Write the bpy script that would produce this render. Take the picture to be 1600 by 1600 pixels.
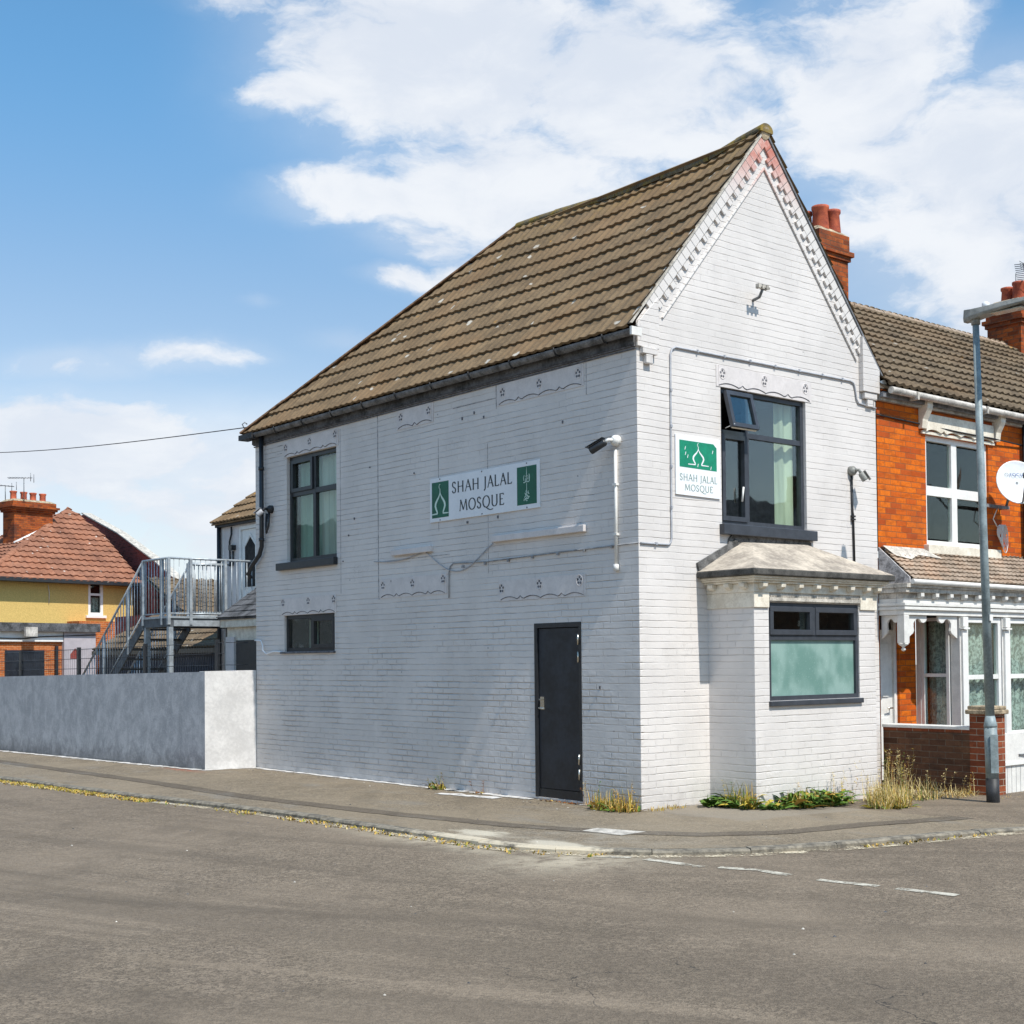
import bpy, bmesh, math, random
from mathutils import Vector, Matrix
R = math.radians
random.seed(7)
for o in list(bpy.data.objects): bpy.data.objects.remove(o)
SC = bpy.context.scene
COL = SC.collection

# ------------------------------------------------------------------ camera
cam = bpy.data.cameras.new('camera'); camo = bpy.data.objects.new('camera', cam); COL.objects.link(camo)
cr = Vector((0.7720, -0.6356, -0.0091)); cr.normalize()
cf = Vector((0.63536, 0.77187, 0.02337)); cf.normalize()
cr = (cr - cf*cr.dot(cf)).normalized(); cu = cr.cross(cf)
M = Matrix((cr, cu, -cf)).transposed().to_4x4()
M.translation = Vector((-10.3163, -10.3705, 1.6232))
camo.matrix_world = M
cam.sensor_width = 36; cam.lens = 36*2111.757/1600
cam.shift_y = (983.26-800)/1600
cam.clip_start = 0.1; cam.clip_end = 3000
SC.camera = camo

# ------------------------------------------------------------------ sun, sky, exposure
SUNDIR = Vector((-0.028, -0.575, 0.818)).normalized()      # towards the sun
SUN_EL = math.asin(SUNDIR.z); SUN_AZ = math.atan2(SUNDIR.x, SUNDIR.y)
sl = bpy.data.lights.new('sun', 'SUN'); sl.energy = 5.0; sl.angle = R(0.53); sl.color = (1.0, 0.955, 0.88)
so = bpy.data.objects.new('sun', sl); COL.objects.link(so)
so.rotation_euler = SUNDIR.to_track_quat('Z', 'Y').to_euler()
so.location = (0, -20, 40)
SC.view_settings.view_transform = 'Standard'; SC.view_settings.look = 'None'
SC.view_settings.exposure = 0.06; SC.view_settings.gamma = 1.0
SC.render.engine = 'CYCLES'
SC.cycles.max_bounces = 6; SC.cycles.diffuse_bounces = 3; SC.cycles.transparent_max_bounces = 8
SC.cycles.use_denoising = True

# node helpers
class NT:
    def __init__(s, nt): s.nt = nt; s._pos = None
    def n(s, t, ins=None, **at):
        nd = s.nt.nodes.new(t)
        for k, v in at.items(): setattr(nd, k, v)
        for k, v in (ins or {}).items():
            sock = nd.inputs[k]
            if isinstance(v, bpy.types.NodeSocket): s.nt.links.new(v, sock)
            elif v is not None:
                try: sock.default_value = v
                except Exception: sock.default_value = (*v, 1.0)
        return nd
    def m(s, op, a, b=None, c=None, clamp=False):
        ins = {0: a}
        if b is not None: ins[1] = b
        if c is not None: ins[2] = c
        return s.n('ShaderNodeMath', ins, operation=op, use_clamp=clamp).outputs[0]
    def mix(s, f, a, b, mode='MIX'):
        nd = s.n('ShaderNodeMix', None, data_type='RGBA', blend_type=mode)
        for idx, v in ((0, f), (6, a), (7, b)):
            if isinstance(v, bpy.types.NodeSocket): s.nt.links.new(v, nd.inputs[idx])
            elif idx == 0: nd.inputs[0].default_value = v
            else: nd.inputs[idx].default_value = (*v[:3], 1.0)
        return nd.outputs[2]
    def pos(s):
        if s._pos is None: s._pos = s.n('ShaderNodeNewGeometry').outputs['Position']
        return s._pos
    def xyz(s, v=None):
        return s.n('ShaderNodeSeparateXYZ', {0: v or s.pos()}).outputs
    def vec(s, x, y, z=0.0): return s.n('ShaderNodeCombineXYZ', {0: x, 1: y, 2: z}).outputs[0]
    def scale(s, v, sc):
        return s.n('ShaderNodeVectorMath', {0: v, 1: sc}, operation='MULTIPLY').outputs[0]
    def noise(s, v, sc, det=4.0, ro=0.55, dist=0.0):
        return s.n('ShaderNodeTexNoise', {'Vector': v, 'Scale': sc, 'Detail': det, 'Roughness': ro, 'Distortion': dist}).outputs[0]
    def sm(s, v, a, b, lo=0.0, hi=1.0):
        return s.n('ShaderNodeMapRange', {0: v, 1: a, 2: b, 3: lo, 4: hi}, interpolation_type='SMOOTHSTEP').outputs[0]
    def lin(s, v, a, b, lo=0.0, hi=1.0):
        return s.n('ShaderNodeMapRange', {0: v, 1: a, 2: b, 3: lo, 4: hi}).outputs[0]
    def blob(s, x, y, cx, cy, rx, ry):      # gaussian spot in a plane
        dx = s.m('DIVIDE', s.m('SUBTRACT', x, cx), rx); dy = s.m('DIVIDE', s.m('SUBTRACT', y, cy), ry)
        q = s.m('ADD', s.m('MULTIPLY', dx, dx), s.m('MULTIPLY', dy, dy))
        return s.m('POWER', 2.718, s.m('MULTIPLY', q, -1.0))
    def bump(s, h, strength, dist, prev=None):
        ins = {'Height': h, 'Strength': strength, 'Distance': dist}
        if prev: ins['Normal'] = prev
        return s.n('ShaderNodeBump', ins).outputs[0]

# world: Nishita sky with broken cumulus and cirrus laid out by compass direction and height
W = bpy.data.worlds.new('World'); SC.world = W; W.use_nodes = True
for nd in list(W.node_tree.nodes): W.node_tree.nodes.remove(nd)
w = NT(W.node_tree)
sky = w.n('ShaderNodeTexSky', sky_type='NISHITA', sun_disc=False, sun_elevation=SUN_EL, sun_rotation=SUN_AZ,
          altitude=20, air_density=1.0, dust_density=0.6, ozone_density=2.2)
dirv = w.n('ShaderNodeTexCoord').outputs['Generated']
dx_, dy_, dz_ = w.xyz(dirv)
azd = w.m('MULTIPLY', w.m('ARCTAN2', dx_, dy_), 57.2958)          # degrees clockwise from +Y
eld = w.m('MULTIPLY', w.m('ARCSINE', dz_), 57.2958)
wob = w.n('ShaderNodeTexNoise', {'Vector': w.vec(w.m('MULTIPLY', azd, 0.11), w.m('MULTIPLY', eld, 0.16)), 'Scale': 1.0, 'Detail': 6.0, 'Roughness': 0.6})
wx, wy, wz = w.xyz(wob.outputs['Color'])
az2 = w.m('ADD', azd, w.m('MULTIPLY', w.m('SUBTRACT', wx, 0.5), 4.0))
el2 = w.m('ADD', eld, w.m('MULTIPLY', w.m('SUBTRACT', wy, 0.5), 2.6))
BL = [  # az, el, half widths, weight
 (36.8, 24.4, 7.8, 4.2, 1.2), (44.5, 23.0, 5.5, 5.0, 1.1), (29.0, 26.6, 4.0, 1.5, .7), (39.0, 19.6, 6.5, 3.0, 1.1), (30.8, 22.6, 3.2, 1.1, .9), (33.8, 19.2, 4.4, 1.3, 1.0), (36.0, 17.6, 3.2, 1.2, .8), (48.5, 22.0, 3.5, 3.0, .9),
 (37.8, 15.9, 2.6, .75, .75), (34.5, 15.9, 1.7, .6, .75),
 (54.0, 22.3, 5.0, 4.0, 1.1), (58.5, 18.5, 6.0, 4.5, 1.1), (60.5, 13.8, 4.5, 2.0, 1.0), (52.0, 27.5, 5.0, 2.0, .55), (47.5, 18.0, 3.0, 2.2, .75), (54.0, 17.3, 3.0, 1.6, .9),
 (21.5, 11.9, 3.4, .8, .62), (25.5, 12.3, 4.0, .7, .62), (29.0, 14.6, 1.0, .35, .3), (33.0, 13.2, 2.2, .5, .35),
 (22.0, 8.6, 9.0, 2.4, 1.1), (30.0, 6.5, 8.0, 3.8, 1.1), (18.5, 4.0, 8.0, 3.0, 1.0), (60.0, 5.0, 9.0, 3.0, .7)]
mask = None
for (a, e, ra, re, wt) in BL:
    g = w.m('MULTIPLY', w.blob(az2, el2, a, e, ra, re), wt)
    mask = g if mask is None else w.m('MAXIMUM', mask, g)
fieldaz = w.m('ABSOLUTE', w.m('SUBTRACT', azd, 39.5))
outside = w.sm(fieldaz, 26.0, 40.0, 0.0, 0.05)
mask = w.m('MAXIMUM', mask, outside)
fine = w.noise(w.vec(w.m('MULTIPLY', az2, 0.20), w.m('MULTIPLY', el2, 0.42)), 1.0, 10.0, 0.60, 0.25)
big = w.noise(w.vec(w.m('MULTIPLY', azd, 0.07), w.m('MULTIPLY', eld, 0.14), 3.0), 1.0, 5.0, 0.5)
dens = w.m('ADD', mask, w.m('MULTIPLY', w.m('SUBTRACT', fine, 0.5), 1.9))
dens = w.sm(dens, 0.24, 0.86)
dens = w.m('MULTIPLY', dens, w.sm(mask, 0.05, 0.45))
thin = w.m('MULTIPLY', w.sm(mask, 0.02, 0.6), 0.30)
low = w.m('MULTIPLY', w.sm(eld, 12.2, 8.5, 0.0, 0.86), w.sm(big, 0.28, 0.50, 0.60, 1.0))
low = w.m('MULTIPLY', low, w.sm(fieldaz, 60.0, 35.0, 0.15, 1.0))
alpha = w.m('MAXIMUM', w.m('MAXIMUM', dens, thin), low)
alpha = w.m('MULTIPLY', alpha, w.m('ADD', 0.93, 0.0))
shade = w.m('ADD', w.m('MULTIPLY', big, 0.5), w.m('MULTIPLY', fine, 0.5))
ccol = w.mix(w.sm(shade, 0.40, 0.60), (6.7, 7.15, 7.9), (8.1, 8.3, 8.6))
tint = w.mix(1.0, sky.outputs[0], w.mix(w.sm(eld, 25.0, 11.0, 0.0, 1.0), (1.04, 1.60, 1.70), (1.50, 1.43, 1.34)), 'MULTIPLY')
skyc = w.mix(alpha, tint, ccol)
bg = w.n('ShaderNodeBackground', {'Color': skyc, 'Strength': 0.11})
w.n('ShaderNodeOutputWorld', {'Surface': bg.outputs[0]})

# ------------------------------------------------------------------ mesh helpers
def tag(o, label=None, cat=None, group=None, kind=None):
    if label: o['label'] = label
    if cat: o['category'] = cat
    if group: o['group'] = group
    if kind: o['kind'] = kind
    return o
def empty(name, loc, label=None, cat=None, group=None):
    o = bpy.data.objects.new(name, None); COL.objects.link(o); o.location = loc; o.empty_display_size = 0.2
    return tag(o, label, cat, group)
def rootloc(o):
    v = Vector((0, 0, 0))
    while o is not None: v += o.location; o = o.parent
    return v
FRONT = lambda y0: (lambda a, b, c: Vector((a, y0-c, b)))       # faces -Y : a = x, b = z, c = outwards
SIDE = lambda x0: (lambda a, b, c: Vector((x0-c, a, b)))        # faces -X : a = y
WORLD = lambda a, b, c: Vector((a, b, c))
class MB:
    def __init__(s, tf=WORLD): s.bm = bmesh.new(); s.tf = tf; s.mi = 0
    def face(s, pts, tf=None):
        tf = tf or s.tf
        vs = [s.bm.verts.new(tf(*p)) for p in pts]
        f = s.bm.faces.new(vs); f.material_index = s.mi; return f
    def box(s, a0, a1, b0, b1, c0, c1, tf=None):
        tf = tf or s.tf
        P = [tf(a, b, c) for a in (a0, a1) for b in (b0, b1) for c in (c0, c1)]
        v = [s.bm.verts.new(p) for p in P]
        for q in ((0, 1, 3, 2), (4, 6, 7, 5), (0, 4, 5, 1), (2, 3, 7, 6), (0, 2, 6, 4), (1, 5, 7, 3)):
            f = s.bm.faces.new([v[i] for i in q]); f.material_index = s.mi
        return s
    def hexa(s, bot, top):          # bot, top : lists of equal length
        vb = [s.bm.verts.new(Vector(p)) for p in bot]; vt = [s.bm.verts.new(Vector(p)) for p in top]; n = len(bot)
        fs = [s.bm.faces.new(vb[::-1]), s.bm.faces.new(vt)]
        for i in range(n): fs.append(s.bm.faces.new([vb[i], vb[(i+1) % n], vt[(i+1) % n], vt[i]]))
        for f in fs: f.material_index = s.mi
        return s
    def prism(s, poly, c0, c1, tf=None):   # poly in (a,b), extruded in c
        tf = tf or s.tf
        return s.hexa([tf(a, b, c0) for a, b in poly], [tf(a, b, c1) for a, b in poly])
    def tube(s, pts, r, seg=8, cap=True, tf=None):
        tf = tf or s.tf
        pts = [tf(*p) for p in pts]; n = len(pts)
        rr = r if isinstance(r, (list, tuple)) else [r]*n
        rings = []
        up = None
        for i in range(n):
            d = (pts[min(i+1, n-1)] - pts[max(i-1, 0)]).normalized()
            if up is None:
                up = Vector((0, 0, 1)) if abs(d.z) < .9 else Vector((1, 0, 0))
            x = d.cross(up).normalized(); y = x.cross(d).normalized(); up = y
            rings.append([s.bm.verts.new(pts[i] + x*math.cos(2*math.pi*k/seg)*rr[i] + y*math.sin(2*math.pi*k/seg)*rr[i]) for k in range(seg)])
        for i in range(n-1):
            for k in range(seg):
                f = s.bm.faces.new([rings[i][k], rings[i][(k+1) % seg], rings[i+1][(k+1) % seg], rings[i+1][k]]); f.material_index = s.mi; f.smooth = True
        if cap:
            for rg in (rings[0][::-1], rings[-1]):
                f = s.bm.faces.new(rg); f.material_index = s.mi
        return s
    def lathe(s, c, prof, seg=20, tf=None):
        tf = tf or s.tf
        rings = [[s.bm.verts.new(tf(c[0]+r*math.cos(2*math.pi*k/seg), c[1]+r*math.sin(2*math.pi*k/seg), c[2]+z)) for k in range(seg)] for r, z in prof]
        for i in range(len(rings)-1):
            for k in range(seg):
                f = s.bm.faces.new([rings[i][k], rings[i][(k+1) % seg], rings[i+1][(k+1) % seg], rings[i+1][k]]); f.smooth = True; f.material_index = s.mi
        for rg in (rings[0][::-1], rings[-1]):
            f = s.bm.faces.new(rg); f.material_index = s.mi
        return s
    def clip(s, pt, no):
        bmesh.ops.bisect_plane(s.bm, geom=s.bm.verts[:]+s.bm.edges[:]+s.bm.faces[:], plane_co=pt, plane_no=no, clear_outer=True)
        return s
    def build(s, name, mats, parent=None, origin=None, bevel=0.0, recalc=True, label=None):
        if recalc: bmesh.ops.recalc_face_normals(s.bm, faces=s.bm.faces[:])
        if parent is not None: org = rootloc(parent); loc = (0, 0, 0)
        else:
            org = Vector(origin) if origin is not None else Vector((0, 0, 0)); loc = org
        bmesh.ops.translate(s.bm, verts=s.bm.verts[:], vec=-org)
        me = bpy.data.meshes.new(name); s.bm.to_mesh(me); s.bm.free()
        for m in (mats if isinstance(mats, (list, tuple)) else [mats]): me.materials.append(m)
        o = bpy.data.objects.new(name, me); COL.objects.link(o); o.location = loc
        if parent is not None: o.parent = parent
        if bevel:
            b = o.modifiers.new('bevel', 'BEVEL'); b.width = bevel; b.segments = 2; b.limit_method = 'ANGLE'; b.angle_limit = R(40)
        if label: o['label'] = label
        return o
def arc(cx, cy, rx, ry, a0, a1, n=10):
    return [(cx+rx*math.cos(R(a0+(a1-a0)*i/n)), cy+ry*math.sin(R(a0+(a1-a0)*i/n))) for i in range(n+1)]
def wall_holes(mb, tf, a0, a1, b0, b1, holes, rev=0.11):
    """flat wall a0..a1 x b0..b1 with rectangular holes (h0,h1,v0,v1) and reveals going inwards"""
    A = sorted({a0, a1, *[h[0] for h in holes], *[h[1] for h in holes]})
    Bz = sorted({b0, b1, *[h[2] for h in holes], *[h[3] for h in holes]})
    for i in range(len(A)-1):
        for j in range(len(Bz)-1):
            ca, cb = (A[i]+A[i+1])/2, (Bz[j]+Bz[j+1])/2
            if any(h[0] < ca < h[1] and h[2] < cb < h[3] for h in holes): continue
            mb.face([(A[i], Bz[j], 0), (A[i+1], Bz[j], 0), (A[i+1], Bz[j+1], 0), (A[i], Bz[j+1], 0)], tf)
    for h0, h1, v0, v1 in holes:
        for q in ([(h0, v0), (h0, v1)], [(h1, v0), (h1, v1)], [(h0, v0), (h1, v0)], [(h0, v1), (h1, v1)]):
            (p, q2) = q
            mb.face([(p[0], p[1], 0), (q2[0], q2[1], 0), (q2[0], q2[1], -rev), (p[0], p[1], -rev)], tf)

# ------------------------------------------------------------------ materials
def newmat(name):
    m = bpy.data.materials.new(name); m.use_nodes = True
    nt = NT(m.node_tree); b = m.node_tree.nodes['Principled BSDF']
    return m, nt, b
def setin(nt, b, **kw):
    names = {'col': 'Base Color', 'rough': 'Roughness', 'metal': 'Metallic', 'norm': 'Normal', 'spec': 'Specular IOR Level', 'alpha': 'Alpha'}
    for k, v in kw.items():
        s = b.inputs[names[k]]
        if isinstance(v, bpy.types.NodeSocket): nt.nt.links.new(v, s)
        elif isinstance(v, (tuple, list)): s.default_value = (*v[:3], 1)
        else: s.default_value = v
def plain(name, col, rough=0.6, var=0.12, sc=6.0, metal=0.0, bump=0.0, spec=0.4, dark=None):
    m, nt, b = newmat(name)
    f = nt.noise(nt.pos(), sc, 5.0, 0.6)
    f2 = nt.noise(nt.pos(), sc*7.3, 3.0, 0.6)
    t = nt.m('ADD', nt.m('MULTIPLY', f, 0.65), nt.m('MULTIPLY', f2, 0.35))
    d = dark or tuple(c*(1-2.2*var) for c in col)
    l = tuple(min(1, c*(1+1.2*var)) for c in col)
    c = nt.mix(nt.sm(t, 0.34, 0.66), d, l)
    kw = dict(col=c, rough=rough, metal=metal, spec=spec)
    if bump: kw['norm'] = nt.bump(t, 0.6, bump)
    setin(nt, b, **kw)
    return m
def painted_brick(name, base=(.672, .630, .598), line=0.36, rough_low=True):
    m, nt, b = newmat(name)
    x, y, z = nt.xyz()
    u = nt.m('ADD', x, y)
    P = nt.pos()
    wob = nt.m('MULTIPLY', nt.m('SUBTRACT', nt.noise(P, 3.4, 5.0, .65), 0.5), 0.024)
    zz = nt.m('ADD', z, wob)
    v = nt.vec(u, zz)
    br = nt.n('ShaderNodeTexBrick', {'Vector': v, 'Color1': (1, 1, 1, 1), 'Color2': (0.0, 0.0, 0.0, 1), 'Scale': 1.0, 'Mortar Size': 0.0045,
              'Mortar Smooth': 0.25, 'Brick Width': 0.230, 'Row Height': 0.0757}, offset=0.5)
    mort = br.outputs['Fac']; rnd = nt.xyz(br.outputs['Color'])[0]
    fr = nt.m('FRACT', nt.m('DIVIDE', zz, 0.0757))
    hl = nt.m('MAXIMUM', nt.sm(fr, 0.09, 0.02), nt.sm(fr, 0.95, 0.99))
    # how deep the joints stay under the many coats of paint
    pres = nt.sm(nt.noise(nt.vec(nt.m('MULTIPLY', u, 0.9), nt.m('MULTIPLY', z, 2.6)), 1.3, 4.0, 0.6), 0.30, 0.66)
    lowz = nt.sm(z, 3.4, 0.8)
    vp = nt.sm(nt.noise(nt.vec(nt.m('MULTIPLY', u, 1.1), nt.m('MULTIPLY', z, 1.7), 9.0), 1.7, 4.0, 0.6), 0.50, 0.66)
    pres2 = nt.m('MULTIPLY', vp, nt.m('ADD', 0.30, nt.m('MULTIPLY', lowz, 0.55)))
    crs = nt.noise(nt.vec(nt.m('MULTIPLY', u, 0.55), nt.m('MULTIPLY', nt.m('FLOOR', nt.m('DIVIDE', zz, 0.0757)), 3.7)), 1.0, 2.0, 0.5)
    hstr = nt.m('MULTIPLY', nt.m('MULTIPLY', hl, nt.m('MULTIPLY', nt.sm(crs, 0.36, 0.58, 0.10, 1.0), nt.sm(nt.noise(nt.vec(nt.m('MULTIPLY', u, 2.6), nt.m('MULTIPLY', z, 11.0)), 1.0, 3.0, .6), .34, .56, .25, 1.0))), nt.m('ADD', 0.30, nt.m('MULTIPLY', pres, 0.6)))
    joint = nt.m('MAXIMUM', nt.m('MULTIPLY', mort, pres2), hstr)
    joint = nt.m('MINIMUM', joint, 1.0)
    grain = nt.noise(P, 38.0, 4.0, 0.7)
    lump = nt.noise(P, 9.0, 3.0, 0.6)
    flak = nt.n('ShaderNodeTexVoronoi', {'Vector': P, 'Scale': 26.0}).outputs[0]
    patch = nt.sm(nt.noise(P, 1.1, 5.0, 0.65), 0.62, 0.70)
    h = nt.m('SUBTRACT', nt.m('ADD', nt.m('MULTIPLY', grain, 0.28), nt.m('ADD', nt.m('MULTIPLY', lump, 0.30), nt.m('MULTIPLY', rnd, 0.16))), joint)
    h = nt.m('ADD', h, nt.m('MULTIPLY', nt.m('MULTIPLY', patch, flak), 0.5))
    cz = nt.n('ShaderNodeTexVoronoi', {'Vector': P, 'Scale': 24.0}, feature='DISTANCE_TO_EDGE').outputs[0]
    flk = nt.m('MULTIPLY', nt.sm(nt.noise(P, 1.5, 4.0, 0.6), 0.60, 0.66), nt.sm(cz, 0.05, 0.015))
    br2 = nt.n('ShaderNodeTexBrick', {'Vector': nt.vec(nt.m('ADD', u, wob), zz), 'Scale': 1.0, 'Mortar Size': 0.012, 'Mortar Smooth': 1.0, 'Brick Width': 0.230, 'Row Height': 0.0757}, offset=0.5)
    rel = nt.m('MULTIPLY', nt.sm(nt.noise(nt.vec(nt.m('MULTIPLY', u, 1.0), nt.m('MULTIPLY', z, 1.4), 2.0), 1.5, 4.0, .65), .42, .60), nt.sm(z, 3.0, 1.0, .12, 1.0))
    rel = nt.m('MULTIPLY', rel, nt.sm(x, 0.02, 0.06, 1.0, 0.16))     # the street flank was built of rougher bricks than the face
    h = nt.m('ADD', h, nt.m('MULTIPLY', rel, nt.m('ADD', nt.m('MULTIPLY', br2.outputs['Fac'], -1.15), nt.m('MULTIPLY', nt.noise(P, 7.0, 5.0, .7), 1.0))))
    nrm = nt.bump(h, 1.0, 0.0085)
    big = nt.noise(nt.vec(nt.m('MULTIPLY', u, 0.7), nt.m('MULTIPLY', z, 0.5), 5.0), 1.6, 5.0, 0.6)
    c = nt.mix(nt.sm(big, 0.36, 0.64), tuple(q*.93 for q in base), tuple(min(1, q*1.05) for q in base))
    c = nt.mix(nt.m('MULTIPLY', joint, nt.m('MULTIPLY', line, nt.m('SUBTRACT', 0.88, nt.m('MULTIPLY', nt.sm(z, 3.0, 1.2), .62)))), c, tuple(q*.42 for q in base))
    c = nt.mix(nt.m('MULTIPLY', flk, .30), c, tuple(q*.45 for q in base))
    # splash dirt at the foot of the wall, soot spots
    foot = nt.m('MULTIPLY', nt.sm(nt.m('ADD', z, nt.m('MULTIPLY', lump, 0.5)), 0.62, 0.18), nt.sm(nt.noise(P, 2.6, 5.0, 0.7), 0.35, 0.75, 0.15, 0.8))
    c = nt.mix(nt.m('MULTIPLY', foot, 0.45), c, (.16, .155, .15))
    spot = nt.sm(nt.n('ShaderNodeTexVoronoi', {'Vector': P, 'Scale': 3.1}).outputs[0], 0.045, 0.025)
    c = nt.mix(nt.m('MULTIPLY', spot, 0.65), c, (.12, .12, .13))
    streak = nt.sm(nt.noise(nt.vec(nt.m('MULTIPLY', u, 7.0), nt.m('MULTIPLY', z, 0.45)), 1.0, 4.0, 0.7), 0.60, 0.78)
    c = nt.mix(nt.m('MULTIPLY', streak, 0.16), c, tuple(min(1, q*1.22) for q in base))
    setin(nt, b, col=c, rough=nt.lin(grain, 0.3, 0.7, 0.42, 0.62), norm=nrm, spec=0.35)
    return m
def bare_brick(name, c1, c2, mortar=(.32, .27, .22), soot=0.2, c3=None):
    m, nt, b = newmat(name)
    x, y, z = nt.xyz(); u = nt.m('ADD', x, y); P = nt.pos()
    v = nt.vec(u, z)
    kw = {'Vector': v, 'Scale': 1.0, 'Mortar Size': 0.005, 'Mortar Smooth': 0.2, 'Brick Width': 0.230, 'Row Height': 0.0757}
    br = nt.n('ShaderNodeTexBrick', {**kw, 'Color1': (*c1, 1), 'Color2': (*c2, 1), 'Mortar': (*mortar, 1), 'Bias': 0.0}, offset=0.5)
    b2 = nt.n('ShaderNodeTexBrick', {**kw, 'Vector': nt.vec(nt.m('ADD', u, 2.3), nt.m('ADD', z, 0.0757*12)), 'Color1': (0, 0, 0, 1), 'Color2': (1, 1, 1, 1), 'Mortar': (0, 0, 0, 1), 'Bias': 0.0}, offset=0.5)
    r2 = nt.xyz(b2.outputs['Color'])[0]
    c = nt.mix(nt.m('MULTIPLY', nt.sm(r2, 0.62, 0.95), 0.8), br.outputs['Color'], c3 or tuple(q*.45 for q in c2))
    gr = nt.noise(P, 30.0, 4.0, 0.7); lo = nt.noise(P, 1.6, 4.0, 0.6)
    c = nt.mix(nt.lin(gr, 0.40, 0.70, 0.0, 0.42), c, tuple(q*.5 for q in c2))
    c = nt.mix(nt.m('MULTIPLY', nt.sm(nt.noise(nt.vec(nt.m('MULTIPLY', u, 5.0), nt.m('MULTIPLY', z, 13.2)), 1.0, 3.0, .6), .48, .64), .45), c, tuple(q*.55 for q in c2))
    c = nt.mix(nt.m('MULTIPLY', nt.sm(lo, 0.48, 0.70), soot), c, (.05, .035, .03))
    h = nt.m('SUBTRACT', nt.m('MULTIPLY', gr, 0.3), br.outputs['Fac'])
    setin(nt, b, col=c, rough=0.85, norm=nt.bump(h, 1.0, 0.005), spec=0.2)
    return m
def tile_mat(name, base, dark, lichen=None, lz=7.5, specks=0.6, light=None):
    m, nt, b = newmat(name); P = nt.pos(); x, y, z = nt.xyz()
    n1 = nt.noise(P, 2.2, 6.0, 0.65); n2 = nt.noise(P, 26.0, 6.0, 0.8)
    t = nt.m('ADD', nt.m('MULTIPLY', n1, 0.45), nt.m('MULTIPLY', n2, 0.55))
    c = nt.mix(nt.sm(t, 0.38, 0.62), dark, base)
    n3 = nt.noise(P, 11.0, 5.0, .75)
    c = nt.mix(nt.sm(n3, .56, .70, 0, .35), c, tuple(q*.5 for q in dark))
    c = nt.mix(nt.sm(nt.noise(P, .9, 3.0, .6), .45, .65, 0, .35), c, (base[0]*1.1, base[1]*.93, base[2]*.8))
    cell = nt.n('ShaderNodeTexVoronoi', {'Vector': nt.scale(P, (3.0, 3.0, 3.6)), 'Scale': 1.0})
    cr_ = nt.xyz(cell.outputs['Color'])[0]
    c = nt.mix(nt.sm(cr_, 0.55, 1.0, 0.0, 0.18), c, light or tuple(min(1, q*1.5) for q in base))
    c = nt.mix(nt.sm(cr_, 0.30, 0.0, 0.0, 0.22), c, tuple(q*.55 for q in dark))
    if specks:
        sp = nt.n('ShaderNodeTexVoronoi', {'Vector': nt.n('ShaderNodeVectorMath', {0: P, 1: nt.scale(nt.n('ShaderNodeTexNoise', {'Vector': P, 'Scale': 9.0}).outputs['Color'], (.12, .12, .12))}, operation='ADD').outputs[0], 'Scale': 3.6})
        d = sp.outputs[0]; rr = nt.xyz(sp.outputs['Color'])
        k = nt.m('MULTIPLY', nt.sm(d, 0.19, 0.12), nt.sm(rr[1], 0.66, 0.68))
        c = nt.mix(nt.m('MULTIPLY', k, specks), c, (.62, .60, .54))
    if lichen:
        lm = nt.m('MULTIPLY', nt.sm(nt.m('ADD', z, nt.m('MULTIPLY', nt.noise(P, 1.2, 4.0), 1.6)), lz, lz+1.0), nt.sm(nt.noise(P, 6.0, 6.0, 0.75), 0.42, 0.62))
        c = nt.mix(nt.m('MULTIPLY', lm, 0.75), c, lichen)
        yl = nt.m('MULTIPLY', nt.sm(nt.noise(P, 2.4, 3.0, 0.6), 0.70, 0.74), nt.sm(n2, 0.35, 0.6))
        c = nt.mix(nt.m('MULTIPLY', yl, 0.8), c, (.45, .22, .03))
    setin(nt, b, col=c, rough=0.9, norm=nt.bump(nt.m('ADD', n2, nt.m('MULTIPLY', n1, 0.5)), 0.5, 0.006), spec=0.2)
    return m
def glass(name, ior=1.75, tint=(.86, .93, .90), rough=0.0):
    m, nt, b = newmat(name)
    nt.nt.nodes.remove(b)
    wv = nt.bump(nt.noise(nt.pos(), 1.6, 2.0), 0.5, 0.006)
    tr = nt.n('ShaderNodeBsdfTransparent', {'Color': (*tint, 1)})
    gl = nt.n('ShaderNodeBsdfGlossy', {'Color': (1, 1, 1, 1), 'Roughness': 0.02+rough, 'Normal': wv})
    geo = nt.n('ShaderNodeNewGeometry')
    dt = nt.n('ShaderNodeVectorMath', {0: geo.outputs['Normal'], 1: geo.outputs['Incoming']}, operation='DOT_PRODUCT').outputs['Value']
    f0 = ((ior-1)/(ior+1))**2
    fr = nt.m('ADD', f0, nt.m('MULTIPLY', nt.m('POWER', nt.m('SUBTRACT', 1.0, nt.m('ABSOLUTE', dt)), 5.0), 1-f0))
    mx = nt.n('ShaderNodeMixShader', {0: fr, 1: tr.outputs[0], 2: gl.outputs[0]})
    out = [n for n in nt.nt.nodes if n.type == 'OUTPUT_MATERIAL'][0]
    nt.nt.links.new(mx.outputs[0], out.inputs[0])
    return m
def curtain_mat(name, col, fold=22.0, lace=0.0, trans=0.0):
    m, nt, b = newmat(name); x, y, z = nt.xyz(); u = nt.m('ADD', x, y)
    f = nt.noise(nt.vec(nt.m('MULTIPLY', u, fold), nt.m('MULTIPLY', z, 0.6)), 1.0, 3.0, 0.5)
    c = nt.mix(nt.sm(f, 0.3, 0.7), tuple(q*.6 for q in col), col)
    kw = dict(col=c, rough=0.9, norm=nt.bump(f, 0.8, 0.03), spec=0.1)
    if lace:
        lc = nt.sm(nt.noise(nt.scale(nt.pos(), (26, 26, 20)), 1.0, 4.0, 0.7), 0.42, 0.58)
        kw['alpha'] = nt.m('ADD', 1-lace, nt.m('MULTIPLY', lc, lace))
    setin(nt, b, **kw)
    return m

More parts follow.
